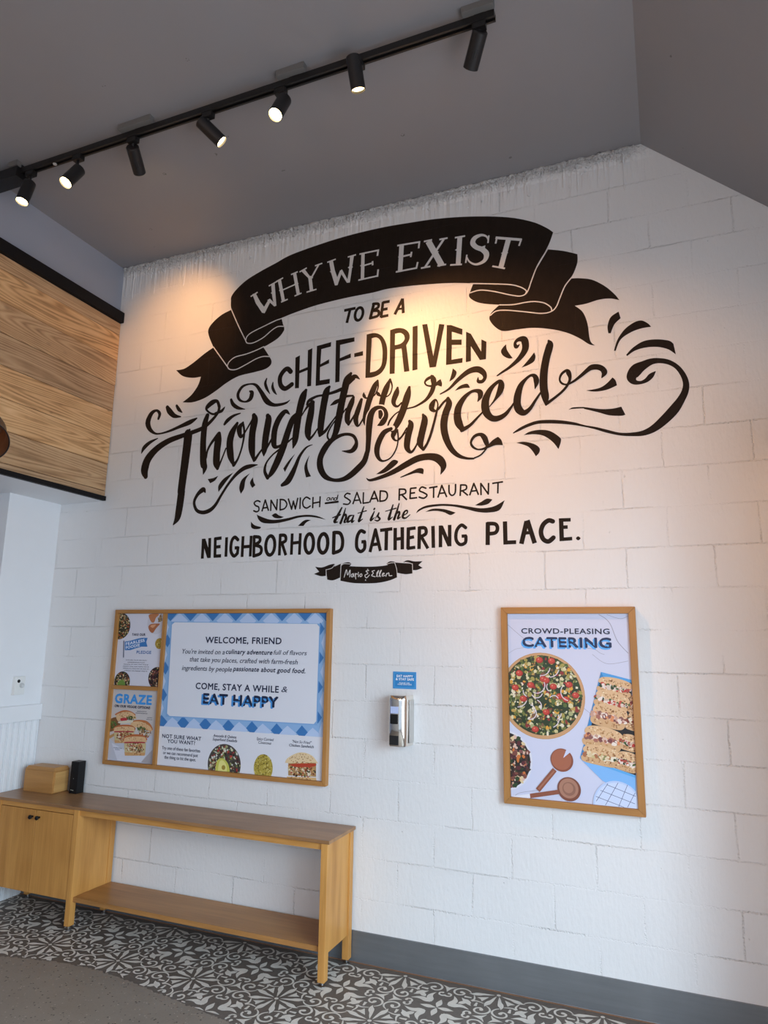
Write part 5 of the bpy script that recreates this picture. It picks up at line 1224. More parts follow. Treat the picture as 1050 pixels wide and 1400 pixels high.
["s","#9a9bae",1,0.002,[[2.2503,0.895],[2.2851,0.9239],[2.3867,0.9457]]],
["n","slaw_bowl_picture"],
["d","#d9dbe6",[2.2054,1.0768],0.1482,0.1482],
["d","#2b2624",[2.2054,1.0768],0.138,0.138],
["b","slaw2",[2.2054,1.0768],0.1346,0.1346,420,0.0136,70],
["n","sandwich_box_picture"],
["p","#4f9ddb",0,[[2.7011,1.5264],[2.8415,1.4928],[2.8433,1.4691],[2.7095,1.5024]]],
["p","#3d86c4",0,[[2.7011,1.5264],[2.7126,1.5025],[2.6341,1.2223],[2.6205,1.2433]]],
["p","#3d86c4",0,[[2.6479,1.3096],[2.6608,1.3103],[2.6017,1.1153],[2.5855,1.1142]]],
["p","#1f1c1e",0,[[2.6575,1.3101],[2.8527,1.3202],[2.8391,1.0526],[2.5986,1.1202]]],
["p","#5ba8e6",0,[[2.5857,1.1193],[2.839,1.0514],[2.8385,1.0404],[2.5854,1.1104]]],
["p","#7fb6ee",0,[[2.5854,1.1104],[2.8385,1.0404],[2.8338,0.9489],[2.6864,1.0155]]],
["p","#1f1c1e",0,[[2.7107,1.5025],[2.8408,1.4784],[2.8371,1.2834],[2.6499,1.273]]],
["p","#d9b48a",1,[[2.8294,1.3911],[2.8406,1.418],[2.8593,1.4234],[2.8712,1.4094],[2.8635,1.3817],[2.8443,1.3801]]],
["p","#cfa77c",1,[[2.8236,1.3743],[2.8421,1.3738],[2.8576,1.3649],[2.8476,1.3402],[2.8305,1.3403],[2.8162,1.3487]]],
["b","filling",[2.8288,1.3812],0.0146,0.0086,9,0.0112,230],
["b","filling",[2.8336,1.3798],0.0145,0.0085,9,0.0111,231],
["b","filling",[2.8384,1.3785],0.0146,0.0086,9,0.0112,232],
["b","filling",[2.8433,1.3772],0.0146,0.0086,9,0.0112,233],
["b","filling",[2.8481,1.3758],0.0145,0.0085,9,0.0111,234],
["b","filling",[2.8529,1.3745],0.0145,0.0085,9,0.0111,235],
["b","filling",[2.8577,1.3732],0.0145,0.0085,9,0.0111,236],
["b","crumb",[2.8404,1.4065],0.0129,0.0129,7,0.0055,250],
["b","crumb",[2.8236,1.3582],0.0085,0.0085,5,0.0055,260],
["b","crumb",[2.8463,1.4049],0.0129,0.0129,7,0.0055,251],
["b","crumb",[2.8296,1.3566],0.0085,0.0085,5,0.0055,261],
["b","crumb",[2.8523,1.4032],0.0128,0.0128,7,0.0055,252],
["b","crumb",[2.8356,1.3549],0.0086,0.0086,5,0.0055,262],
["b","crumb",[2.8583,1.4015],0.0129,0.0129,7,0.0055,253],
["b","crumb",[2.8415,1.3533],0.0085,0.0085,5,0.0055,263],
["b","crumb",[2.8642,1.3999],0.0128,0.0128,7,0.0055,254],
["b","crumb",[2.8475,1.3517],0.0086,0.0086,5,0.0055,264],
["p","#d9b48a",1,[[2.817,1.3133],[2.8297,1.3418],[2.8562,1.3459],[2.8755,1.3294],[2.8679,1.2997],[2.8402,1.2998]]],
["p","#cfa77c",1,[[2.8108,1.2954],[2.8379,1.2931],[2.8617,1.2819],[2.8504,1.2557],[2.8255,1.2573],[2.8035,1.2679]]],
["b","filling",[2.8174,1.3024],0.0156,0.0091,9,0.0119,240],
["b","filling",[2.8247,1.3005],0.0156,0.0092,9,0.0119,241],
["b","filling",[2.8319,1.2986],0.0154,0.0091,9,0.0118,242],
["b","filling",[2.8391,1.2967],0.0154,0.0091,9,0.0118,243],
["b","filling",[2.8463,1.2947],0.0154,0.0091,9,0.0118,244],
["b","filling",[2.8535,1.2928],0.0154,0.0091,9,0.0118,245],
["b","filling",[2.8607,1.2909],0.0154,0.0091,9,0.0118,246],
["b","crumb",[2.8309,1.3292],0.0137,0.0137,7,0.0055,260],
["b","crumb",[2.813,1.2777],0.0091,0.0091,5,0.0054,270],
["b","crumb",[2.8398,1.3268],0.0138,0.0138,7,0.0055,261],
["b","crumb",[2.822,1.2753],0.0092,0.0092,5,0.0055,271],
["b","crumb",[2.8488,1.3244],0.0137,0.0137,7,0.0055,262],
["b","crumb",[2.8309,1.273],0.0091,0.0091,5,0.0054,272],
["b","crumb",[2.8576,1.322],0.0137,0.0137,7,0.0055,263],
["b","crumb",[2.8398,1.2706],0.0091,0.0091,5,0.0054,273],
["b","crumb",[2.8665,1.3196],0.0137,0.0137,7,0.0055,264],
["b","crumb",[2.8487,1.2683],0.0091,0.0091,5,0.0054,274],
["p","#d9b48a",1,[[2.6911,1.4753],[2.7057,1.5015],[2.7742,1.4982],[2.8366,1.4756],[2.8365,1.447],[2.7628,1.4547]]],
["p","#cfa77c",1,[[2.6866,1.4583],[2.7611,1.4484],[2.8321,1.4303],[2.8197,1.4064],[2.7522,1.4147],[2.6859,1.4317]]],
["b","sandA",[2.6997,1.4638],0.0146,0.0086,9,0.0111,100],
["b","sandA",[2.7206,1.4598],0.0145,0.0085,9,0.0111,101],
["b","sandA",[2.7413,1.4558],0.0145,0.0085,9,0.0111,102],
["b","sandA",[2.762,1.4518],0.0144,0.0085,9,0.011,103],
["b","sandA",[2.7825,1.4478],0.0143,0.0084,9,0.011,104],
["b","sandA",[2.803,1.4438],0.0143,0.0084,9,0.011,105],
["b","sandA",[2.8233,1.4399],0.0142,0.0084,9,0.0109,106],
["b","crumb",[2.7176,1.488],0.013,0.013,7,0.0057,120],
["b","crumb",[2.7049,1.4392],0.0086,0.0086,5,0.0057,130],
["b","crumb",[2.7433,1.4829],0.0127,0.0127,7,0.0056,121],
["b","crumb",[2.7306,1.4343],0.0085,0.0085,5,0.0056,131],
["b","crumb",[2.7689,1.4779],0.0128,0.0128,7,0.0056,122],
["b","crumb",[2.7561,1.4294],0.0085,0.0085,5,0.0056,132],
["b","crumb",[2.7942,1.4729],0.0126,0.0126,7,0.0056,123],
["b","crumb",[2.7815,1.4246],0.0084,0.0084,5,0.0056,133],
["b","crumb",[2.8194,1.4679],0.0126,0.0126,7,0.0056,124],
["b","crumb",[2.8067,1.4198],0.0084,0.0084,5,0.0055,134],
["p","#d9b48a",1,[[2.6761,1.4129],[2.6927,1.4398],[2.7607,1.4334],[2.8211,1.4069],[2.8189,1.3768],[2.746,1.3881]]],
["p","#cfa77c",1,[[2.6704,1.3952],[2.7439,1.3815],[2.8133,1.3594],[2.7991,1.3347],[2.7325,1.3464],[2.6676,1.3672]]],
["b","sandA",[2.6838,1.4004],0.0155,0.0091,9,0.0119,140],
["b","sandA",[2.7043,1.3953],0.0154,0.0091,9,0.0118,141],
["b","sandA",[2.7247,1.3901],0.0153,0.009,9,0.0117,142],
["b","sandA",[2.745,1.385],0.0153,0.009,9,0.0117,143],
["b","sandA",[2.7652,1.38],0.0153,0.009,9,0.0117,144],
["b","sandA",[2.7853,1.3749],0.0151,0.0089,9,0.0115,145],
["b","sandA",[2.8053,1.3699],0.0151,0.0089,9,0.0115,146],
["b","crumb",[2.7036,1.4251],0.0135,0.0135,7,0.0056,160],
["b","crumb",[2.6871,1.3743],0.0091,0.0091,5,0.0057,170],
["b","crumb",[2.7288,1.4186],0.0135,0.0135,7,0.0056,161],
["b","crumb",[2.7124,1.368],0.0089,0.0089,5,0.0056,171],
["b","crumb",[2.7539,1.4123],0.0134,0.0134,7,0.0056,162],
["b","crumb",[2.7375,1.3618],0.0089,0.0089,5,0.0056,172],
["b","crumb",[2.7788,1.4059],0.0133,0.0133,7,0.0055,163],
["b","crumb",[2.7624,1.3556],0.0089,0.0089,5,0.0056,173],
["b","crumb",[2.8035,1.3996],0.0133,0.0133,7,0.0055,164],
["b","crumb",[2.7872,1.3495],0.0089,0.0089,5,0.0055,174],
["p","#d9b48a",1,[[2.6582,1.3382],[2.676,1.372],[2.7466,1.37],[2.8089,1.3435],[2.8059,1.3073],[2.7303,1.3146]]],
["p","#cfa77c",1,[[2.6519,1.3165],[2.728,1.3065],[2.7996,1.286],[2.7843,1.2552],[2.7153,1.2635],[2.6484,1.2828]]],
["b","sandB",[2.666,1.324],0.0188,0.0111,9,0.0144,180],
["b","sandB",[2.6872,1.3195],0.0187,0.011,9,0.0143,181],
["b","sandB",[2.7083,1.3152],0.0187,0.011,9,0.0143,182],
["b","sandB",[2.7292,1.3108],0.0186,0.0109,9,0.0142,183],
["b","sandB",[2.7501,1.3064],0.0186,0.0109,9,0.0142,184],
["b","sandB",[2.7709,1.3021],0.0184,0.0108,9,0.0141,185],
["b","sandB",[2.7915,1.2978],0.0184,0.0108,9,0.0141,186],
["b","crumb",[2.687,1.3552],0.0165,0.0165,7,0.0056,200],
["b","crumb",[2.6688,1.2929],0.011,0.011,5,0.0056,210],
["b","crumb",[2.7131,1.3497],0.0165,0.0165,7,0.0056,201],
["b","crumb",[2.6949,1.2876],0.0109,0.0109,5,0.0056,211],
["b","crumb",[2.739,1.3442],0.0165,0.0165,7,0.0056,202],
["b","crumb",[2.7209,1.2823],0.0108,0.0108,5,0.0055,212],
["b","crumb",[2.7648,1.3387],0.0164,0.0164,7,0.0056,203],
["b","crumb",[2.7466,1.277],0.0108,0.0108,5,0.0055,213],
["b","crumb",[2.7904,1.3332],0.0162,0.0162,7,0.0055,204],
["b","crumb",[2.7723,1.2718],0.0108,0.0108,5,0.0055,214],
["p","#d9b48a",1,[[2.6161,1.2332],[2.6347,1.2669],[2.7128,1.2644],[2.7823,1.2373],[2.7801,1.2011],[2.6966,1.209]]],
["p","#cfa77c",1,[[2.6098,1.2115],[2.6942,1.2009],[2.7738,1.1799],[2.758,1.1492],[2.6816,1.158],[2.607,1.1778]]],
["b","sandB",[2.6251,1.2189],0.0189,0.0111,9,0.0144,300],
["b","sandB",[2.6487,1.2143],0.0187,0.011,9,0.0143,301],
["b","sandB",[2.6722,1.2097],0.0184,0.0108,9,0.0141,302],
["b","sandB",[2.6955,1.2052],0.0186,0.0109,9,0.0142,303],
["b","sandB",[2.7186,1.2007],0.0186,0.0109,9,0.0142,304],
["b","sandB",[2.7417,1.1962],0.0184,0.0108,9,0.0141,305],
["b","sandB",[2.7646,1.1918],0.0183,0.0108,9,0.014,306],
["b","crumb",[2.6474,1.25],0.0166,0.0166,7,0.0058,320],
["b","crumb",[2.6293,1.1878],0.011,0.011,5,0.0058,330],
["b","crumb",[2.6764,1.2442],0.0163,0.0163,7,0.0057,321],
["b","crumb",[2.6583,1.1823],0.0109,0.0109,5,0.0057,331],
["b","crumb",[2.7052,1.2385],0.0164,0.0164,7,0.0057,322],
["b","crumb",[2.6871,1.1768],0.0109,0.0109,5,0.0057,332],
["b","crumb",[2.7338,1.2328],0.0163,0.0163,7,0.0057,323],
["b","crumb",[2.7157,1.1713],0.0108,0.0108,5,0.0057,333],
["b","crumb",[2.7622,1.2272],0.0164,0.0164,7,0.0057,324],
["b","crumb",[2.7441,1.1659],0.0108,0.0108,5,0.0057,334],
["p","#d9b48a",1,[[2.6046,1.1472],[2.6203,1.1755],[2.6941,1.1747],[2.7613,1.1534],[2.7613,1.1232],[2.6819,1.1283]]],
["p","#cfa77c",1,[[2.5999,1.129],[2.6801,1.1216],[2.7566,1.1054],[2.7433,1.0796],[2.6707,1.0857],[2.5991,1.1009]]],
["b","sandC",[2.614,1.1354],0.0158,0.0093,9,0.0121,340],
["b","sandC",[2.6364,1.132],0.0154,0.0091,9,0.0118,341],
["b","sandC",[2.6588,1.1286],0.0155,0.0091,9,0.0119,342],
["b","sandC",[2.6811,1.1252],0.0155,0.0091,9,0.0119,343],
["b","sandC",[2.7032,1.1218],0.0154,0.0091,9,0.0118,344],
["b","sandC",[2.7252,1.1185],0.0154,0.0091,9,0.0118,345],
["b","sandC",[2.7472,1.1151],0.0154,0.0091,9,0.0118,346],
["b","crumb",[2.6332,1.1617],0.0138,0.0138,7,0.0058,360],
["b","crumb",[2.6196,1.1096],0.0092,0.0092,5,0.0058,370],
["b","crumb",[2.6609,1.1574],0.0137,0.0137,7,0.0057,361],
["b","crumb",[2.6473,1.1055],0.0091,0.0091,5,0.0057,371],
["b","crumb",[2.6884,1.1531],0.0136,0.0136,7,0.0057,362],
["b","crumb",[2.6748,1.1014],0.0091,0.0091,5,0.0057,372],
["b","crumb",[2.7158,1.1488],0.0136,0.0136,7,0.0057,363],
["b","crumb",[2.7022,1.0973],0.009,0.009,5,0.0056,373],
["b","crumb",[2.7429,1.1446],0.0134,0.0134,7,0.0056,364],
["b","crumb",[2.7293,1.0932],0.009,0.009,5,0.0056,374],
["p","#d9b48a",1,[[2.7853,1.2119],[2.7974,1.2357],[2.8319,1.2363],[2.86,1.2196],[2.8549,1.1943],[2.8183,1.1974]]],
["p","#cfa77c",1,[[2.7801,1.1967],[2.8164,1.1917],[2.8497,1.1793],[2.8391,1.1574],[2.8059,1.1616],[2.775,1.1733]]],
["b","sandA",[2.7877,1.2022],0.0132,0.0077,9,0.0101,380],
["b","sandA",[2.7976,1.1997],0.0132,0.0077,9,0.0101,381],
["b","sandA",[2.8075,1.1973],0.0132,0.0078,9,0.0101,382],
["b","sandA",[2.8174,1.1948],0.0132,0.0078,9,0.0101,383],
["b","sandA",[2.8273,1.1923],0.013,0.0076,9,0.0099,384],
["b","sandA",[2.8371,1.1898],0.013,0.0076,9,0.0099,385],
["b","sandA",[2.8469,1.1873],0.013,0.0076,9,0.0099,386],
["b","crumb",[2.8011,1.2244],0.0116,0.0116,7,0.0056,400],
["b","crumb",[2.786,1.1809],0.0077,0.0077,5,0.0056,410],
["b","crumb",[2.8134,1.2213],0.0114,0.0114,7,0.0055,401],
["b","crumb",[2.7982,1.1778],0.0077,0.0077,5,0.0056,411],
["b","crumb",[2.8255,1.2182],0.0115,0.0115,7,0.0056,402],
["b","crumb",[2.8105,1.1748],0.0077,0.0077,5,0.0056,412],
["b","crumb",[2.8377,1.2151],0.0116,0.0116,7,0.0056,403],
["b","crumb",[2.8226,1.1717],0.0077,0.0077,5,0.0056,413],
["b","crumb",[2.8498,1.212],0.0114,0.0114,7,0.0055,404],
["b","crumb",[2.8348,1.1687],0.0076,0.0076,5,0.0055,414],
["p","#d9b48a",1,[[2.7574,1.1278],[2.7723,1.1552],[2.8203,1.1543],[2.8609,1.1334],[2.8559,1.104],[2.8047,1.1093]]],
["p","#cfa77c",1,[[2.7514,1.1103],[2.8024,1.1028],[2.8498,1.0867],[2.8369,1.0616],[2.7903,1.0679],[2.7462,1.083]]],
["b","sandA",[2.7616,1.1164],0.0153,0.009,9,0.0117,420],
["b","sandA",[2.7756,1.113],0.0152,0.0089,9,0.0116,421],
["b","sandA",[2.7897,1.1096],0.0151,0.0089,9,0.0115,422],
["b","sandA",[2.8036,1.1063],0.0151,0.0089,9,0.0115,423],
["b","sandA",[2.8176,1.1029],0.0151,0.0089,9,0.0115,424],
["b","sandA",[2.8314,1.0996],0.0151,0.0089,9,0.0115,425],
["b","sandA",[2.8452,1.0962],0.0149,0.0088,9,0.0114,426],
["b","crumb",[2.7785,1.1418],0.0135,0.0135,7,0.0056,440],
["b","crumb",[2.761,1.0914],0.009,0.009,5,0.0056,450],
["b","crumb",[2.7958,1.1375],0.0134,0.0134,7,0.0056,441],
["b","crumb",[2.7783,1.0872],0.0089,0.0089,5,0.0056,451],
["b","crumb",[2.813,1.1333],0.0133,0.0133,7,0.0055,442],
["b","crumb",[2.7956,1.0831],0.0089,0.0089,5,0.0055,452],
["b","crumb",[2.8302,1.1291],0.0133,0.0133,7,0.0055,443],
["b","crumb",[2.8128,1.0791],0.0089,0.0089,5,0.0056,453],
["b","crumb",[2.8473,1.1249],0.0132,0.0132,7,0.0055,444],
["b","crumb",[2.8299,1.075],0.0089,0.0089,5,0.0055,454],
["n","serving_fork_picture"],
["d","#8a4f3c",[2.4984,1.0964],0.0546,0.0546],
["d","#a5644b",[2.4959,1.0987],0.0481,0.0481],
["p","#ccd3ec",0,[[2.5053,1.1071,1],[2.5218,1.148,1],[2.539,1.1351,1]]],
["s","#8e5440",0,0.0234,[[2.4627,1.0489],[2.3766,0.9448]]],
["s","#a87058",0,0.0065,[[2.4599,1.0436],[2.3815,0.9516]]],
["n","serving_spoon_picture"],
["d","#7c4a3a",[2.5284,0.9632],0.0559,0.0559],
["d","#a97b66",[2.5266,0.9669],0.0461,0.0461],
["d","#8f6453",[2.5278,0.9644],0.0318,0.0318],
["d","#a97b66",[2.5253,0.968],0.023,0.023],
["s","#8e5440",0,0.0205,[[2.4778,0.9462],[2.3376,0.9145]]],
["p","#e3e5f0",0,[[2.2437,0.906],[2.3365,0.9246],[2.3387,0.9044],[2.2434,0.8918]]],
["n","plate_picture"],
["d","#b9cdef",[2.7498,0.9094],0.1107,0.1107],
["d","#ccd9f3",[2.751,0.9083],0.1033,0.1033],
["s","#5c6690",0,0.0025,[[2.7577,1.0122],[2.6953,0.9055]]],
["s","#5c6690",0,0.0024,[[2.8003,1.0066],[2.7557,0.9052]]],
["s","#5c6690",0,0.0024,[[2.832,0.9729],[2.7954,0.906]]],
["s","#5c6690",0,0.0025,[[2.7109,1.0052],[2.6541,0.92]]],
["s","#5c6690",0,0.0025,[[2.6751,0.9712],[2.8296,0.9243]]],
["s","#5c6690",0,0.0025,[[2.7075,0.9987],[2.8343,0.958]]],
["s","#5c6690",0,0.0025,[[2.6531,0.9414],[2.7801,0.9045]]]],
"sign":[
["p","#4f9fd8",0,[[1.5982,1.489],[1.7194,1.4893],[1.7199,1.4114],[1.5992,1.412]]],
["p","#2f86c8",0,[[1.6013,1.4863],[1.7164,1.4865],[1.7169,1.414],[1.6022,1.4149]]],
["t","EAT HAPPY",[1.6124,1.4675],[1.7072,1.4675],0.0124,"#e8eef6",2,0],
["t","& STAY SAFE",[1.6074,1.45065],[1.7128,1.45065],0.0126,"#e8eef6",2,0],
["t","PLEASE USE",[1.628,1.43295],[1.6882,1.43295],0.0075,"#dbe6f2",1,0],
["t","HAND SANITIZER",[1.6185,1.4252],[1.7011,1.4252],0.0075,"#dbe6f2",1,0]]}
def rail(name, pts, y0, y1, m, parent): return prism(name, pts, 'y', y0, y1, m, parent, 0.0015)
def mitred(x0, x1, z0, z1, w, y, parent):
    g = 0.0004
    rail('frame_rail', [(x0, z1), (x1, z1), (x1 - w, z1 - w + g), (x0 + w, z1 - w + g)], 0.0, y, M_frame_x, parent)
    rail('frame_rail', [(x0, z0), (x0 + w, z0 + w - g), (x1 - w, z0 + w - g), (x1, z0)], 0.0, y, M_frame_x, parent)
    rail('frame_rail', [(x0, z0 + g), (x0, z1 - g), (x0 + w - g, z1 - w), (x0 + w - g, z0 + w)], 0.0, y, M_frame_z, parent)
    rail('frame_rail', [(x1, z0 + g), (x1 - w + g, z0 + w), (x1 - w + g, z1 - w), (x1, z1 - g)], 0.0, y, M_frame_z, parent)
mb = thing('framed_menu_board', 'wide oak framed board with a blue checked WELCOME, FRIEND poster above the console', 'framed poster', (0.4, 0, 0.862))
X0, X1, Z0, Z1 = -0.397, 1.207, 0.862, 1.844
mitred(X0, X1, Z0, Z1, 0.0245, -0.040, mb)
rail('divider', [(0.002, Z0 + 0.0247), (0.002, Z1 - 0.0247), (0.025, Z1 - 0.0247), (0.025, Z0 + 0.0247)], -0.002, -0.040, M_frame_z, mb)
rail('divider', [(X0 + 0.0247, 1.332), (X0 + 0.0247, 1.356), (0.0015, 1.356), (0.0015, 1.332)], -0.002, -0.040, M_frame_x, mb)
box('backing_board', X0 + 0.0247, X1 - 0.0247, -0.0195, -0.003, Z0 + 0.0247, Z1 - 0.0247, plain('backing board', (0.35, 0.3, 0.25), 0.8), mb)
print_parts(PRINTS['main'], (0.0255, Z0 + 0.025, X1 - 0.025, Z1 - 0.025), '#dfe0e8', -0.0205, mb)
print_parts(PRINTS['pledge'], (X0 + 0.025, 1.3565, 0.0015, Z1 - 0.025), '#d5d4df', -0.0205, mb)
print_parts(PRINTS['graze'], (X0 + 0.025, Z0 + 0.025, 0.0015, 1.3315), '#c6bfbd', -0.0205, mb)
cp = thing('framed_catering_poster', 'upright oak framed catering poster of a salad bowl and boxed sandwiches, right of the dispenser', 'framed poster', (2.54, 0, 0.87))
X0, X1, Z0, Z1 = 2.208, 2.876, 0.870, 1.845
mitred(X0, X1, Z0, Z1, 0.033, -0.034, cp)
box('backing_board', X0 + 0.0332, X1 - 0.0332, -0.0195, -0.003, Z0 + 0.0332, Z1 - 0.0332, plain('backing board dark', (0.1, 0.09, 0.09), 0.8), cp)
print_parts(PRINTS['catering'], (X0 + 0.0335, Z0 + 0.0335, X1 - 0.0335, Z1 - 0.0335), '#ccd0e6', -0.0205, cp)
sg = thing('blue_sign', 'small blue card sign on the wall just above the chrome dispenser', 'sign', (1.657, 0, 1.405))
box('card', 1.590, 1.726, -0.0025, -0.0006, 1.405, 1.4965, plain('blue card', srgb('#3f93d2'), 0.4), sg)
print_parts(PRINTS['sign'], (1.590, 1.405, 1.726, 1.4965), '#3f93d2', -0.0028, sg)

# ------------------------------------------------------------------ hand sanitiser dispenser
dp = thing('soap_dispenser', 'chrome wall dispenser under the small blue sign', 'dispenser', (1.66, 0, 1.112))
prof = [(1.600, -0.0005), (1.600, -0.080), (1.603, -0.090), (1.610, -0.0975), (1.622, -0.101), (1.640, -0.1025), (1.662, -0.1025), (1.678, -0.1005), (1.690, -0.094), (1.699, -0.084), (1.705, -0.070), (1.709, -0.050), (1.711, -0.0005)]
bm = bmesh.new(); rings = []
for z, s, dy in ((1.113, 0.965, 0.0), (1.121, 0.99, 0.0), (1.20, 1.0, 0.0), (1.350, 1.0, 0.0), (1.362, 0.99, 0.0), (1.3735, 0.93, 0.0)):
    rings.append([bm.verts.new((1.656 + (p[0] - 1.656) * s, p[1] * (s if p[1] < -0.01 else 1), z)) for p in prof])
n = len(prof)
for i in range(len(rings) - 1):
    for k in range(n): bm.faces.new((rings[i][k], rings[i][(k + 1) % n], rings[i + 1][(k + 1) % n], rings[i + 1][k]))
bm.faces.new(rings[0]); bm.faces.new(rings[-1][::-1]); bmesh.ops.recalc_face_normals(bm, faces=bm.faces)
me = bm_mesh(bm, 'shell', True); me.set_sharp_from_angle(angle=R(35)); link('shell', me, M_chrome, dp)
box('side_cover', 1.7085, 1.7145, -0.066, -0.002, 1.128, 1.352, M_satin, dp, 0.002)
box('window_reflection', 1.617, 1.662, -0.1045, -0.1015, 1.282, 1.318, M_reflection, dp, 0.001)  # pale plate: reflection of a window in the chrome, put in as colour
box('viewer_reflection', 1.617, 1.660, -0.1048, -0.1015, 1.228, 1.278, M_dark, dp, 0.004)  # dark plate: the viewer mirrored in the chrome, put in as colour
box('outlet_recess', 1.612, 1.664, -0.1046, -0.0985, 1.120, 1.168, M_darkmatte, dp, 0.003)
lathe('lock', (1.6055, -0.075, 1.243), (-1, 0, 0), [(0, 0.006), (0.006, 0.006), (0.007, 0.004)], M_satin, dp, 16)

# ------------------------------------------------------------------ oak console with a two-door cupboard
ct = thing('oak_console', 'long oak console with a two-door cupboard and open lower shelf below the wide menu board', 'console table', (0.2, -0.17, 0))
YF, YB = -0.332, -0.016
box('worktop', -1.012, 1.388, -0.337, YB + 0.001, 0.655, 0.672, M_oak_top, ct, 0.002)
for (x0, x1) in ((-0.940, -0.904), (-0.301, -0.265), (1.341, 1.377)):
    for (y0, y1) in ((YF, YF + 0.042), (YB - 0.040, YB)):
        lg = box('leg', x0, x1, y0, y1, 0.024, 0.6545, M_oak_z, ct, 0.0025)
        lathe('levelling_foot', ((x0 + x1) / 2, (y0 + y1) / 2, 0), (0, 0, 1), [(0, 0.016), (0.005, 0.016), (0.008, 0.006), (0.0245, 0.006)], M_foot, lg, 20)
box('front_rail', -0.9035, -0.3015, YF + 0.006, YF + 0.028, 0.626, 0.6545, M_oak_x, ct, 0.001)
box('front_rail', -0.2645, 1.3405, YF + 0.012, YF + 0.032, 0.622, 0.6545, M_oak_x, ct, 0.001)
box('back_rail', -0.2645, 1.3405, YB - 0.030, YB - 0.010, 0.600, 0.6545, M_oak_x, ct, 0.001)
for x0, x1 in ((-0.930, -0.912), (-0.290, -0.270), (1.350, 1.368)):
    box('side_panel', x0, x1, YF + 0.0425, YB - 0.0405, 0.140, 0.6545, M_oak_z, ct)
box('back_panel', -0.9035, -0.3015, YB - 0.020, YB - 0.008, 0.150, 0.6545, M_oak_z, ct)
box('cupboard_floor', -0.9035, -0.3015, YF + 0.030, YB - 0.0205, 0.158, 0.176, M_oak_shelf, ct)
for x0, x1, xk in ((-0.9020, -0.6045, -0.630), (-0.6005, -0.3030, -0.574)):
    d = box('door', x0, x1, YF + 0.004, YF + 0.024, 0.160, 0.6225, M_oak_z, ct, 0.001)
    lathe('knob', (xk, YF + 0.0045, 0.583), (0, -1, 0), [(0, 0.006), (0.010, 0.0055), (0.016, 0.0115), (0.024, 0.0125), (0.028, 0.009)], M_dark, d, 20)
sh = box('shelf', -0.2648, 1.3408, YF + 0.016, YB - 0.002, 0.152, 0.177, M_oak_shelf, ct, 0.0015)

bx = thing('wooden_box', 'honey-coloured wooden box with a lid at the left end of the oak console', 'box', (-0.81, -0.08, 0.672))
zb = 0.6725
box('body', -0.938, -0.688, -0.146, -0.020, zb, zb + 0.136, M_boxwood, bx, 0.002)
box('end_panel', -0.6882, -0.680, -0.136, -0.028, zb + 0.006, zb + 0.128, M_boxend, bx, 0.002)
bm = bmesh.new()
v = [bm.verts.new(p) for p in ((-0.938, -0.146, zb + 0.1365), (-0.683, -0.146, zb + 0.1365), (-0.683, -0.020, zb + 0.1365), (-0.938, -0.020, zb + 0.1365), (-0.926, -0.134, zb + 0.156), (-0.695, -0.134, zb + 0.156), (-0.695, -0.028, zb + 0.156), (-0.926, -0.028, zb + 0.156))]
for q in ((0, 3, 2, 1), (4, 5, 6, 7), (0, 1, 5, 4), (1, 2, 6, 5), (2, 3, 7, 6), (3, 0, 4, 7)): bm.faces.new([v[i] for i in q])
bmesh.ops.bevel(bm, geom=list(bm.edges), offset=0.0015, segments=2, affect='EDGES'); link('lid', bm_mesh(bm), M_boxwood, bx)
md = thing('black_modem', 'slim black upright electronic box beside the wooden box', 'electronics', (-0.58, -0.045, 0.672))
box('case', -0.614, -0.552, -0.079, -0.018, zb, zb + 0.196, M_dark, md, 0.003)
for i, (dx, dz) in enumerate(((-0.598, 0.022), (-0.590, 0.021), (-0.580, 0.0205), (-0.585, 0.092))):
    lathe('indicator', (dx, -0.0785, zb + dz), (0, -1, 0), [(0, 0.0014), (0.001, 0.0014)], M_led, md, 8)

# ------------------------------------------------------------------ track lights
YT = -1.13
tr = thing('lighting_track', 'long black lighting track on the grey ceiling carrying seven spotlights', 'lighting track', (1.0, YT, ZC))
prism('rail', [(YT - 0.018, 4.338), (YT - 0.018, 4.372), (YT + 0.018, 4.372), (YT + 0.018, 4.338), (YT + 0.008, 4.338), (YT + 0.008, 4.352), (YT - 0.008, 4.352), (YT - 0.008, 4.338)], 'x', -0.60, 2.475, M_track, tr)
box('feed_box', -0.68, -0.352, YT - 0.045, YT + 0.045, 4.305, 4.368, M_track, tr, 0.003)
for x0, x1 in ((-0.42, -0.35), (0.405, 0.624), (1.396, 1.552), (2.335, 2.478)):
    box('mounting_plate', x0, x1, YT - 0.050, YT - 0.019, 4.372, ZC - 0.0005, M_plate, tr, 0.001)
    box('standoff', (x0 + x1) / 2 - 0.02, (x0 + x1) / 2 + 0.02, YT - 0.0185, YT + 0.014, 4.3722, ZC - 0.0005, M_track, tr)
lathe('connector_cap', (-0.10, YT, 4.3385), (0, 0, -1), [(0, 0.012), (0.003, 0.011)], plain('white cap', (0.6, 0.6, 0.58), 0.4), tr, 16)
WARM = (1.0, 0.48, 0.165)
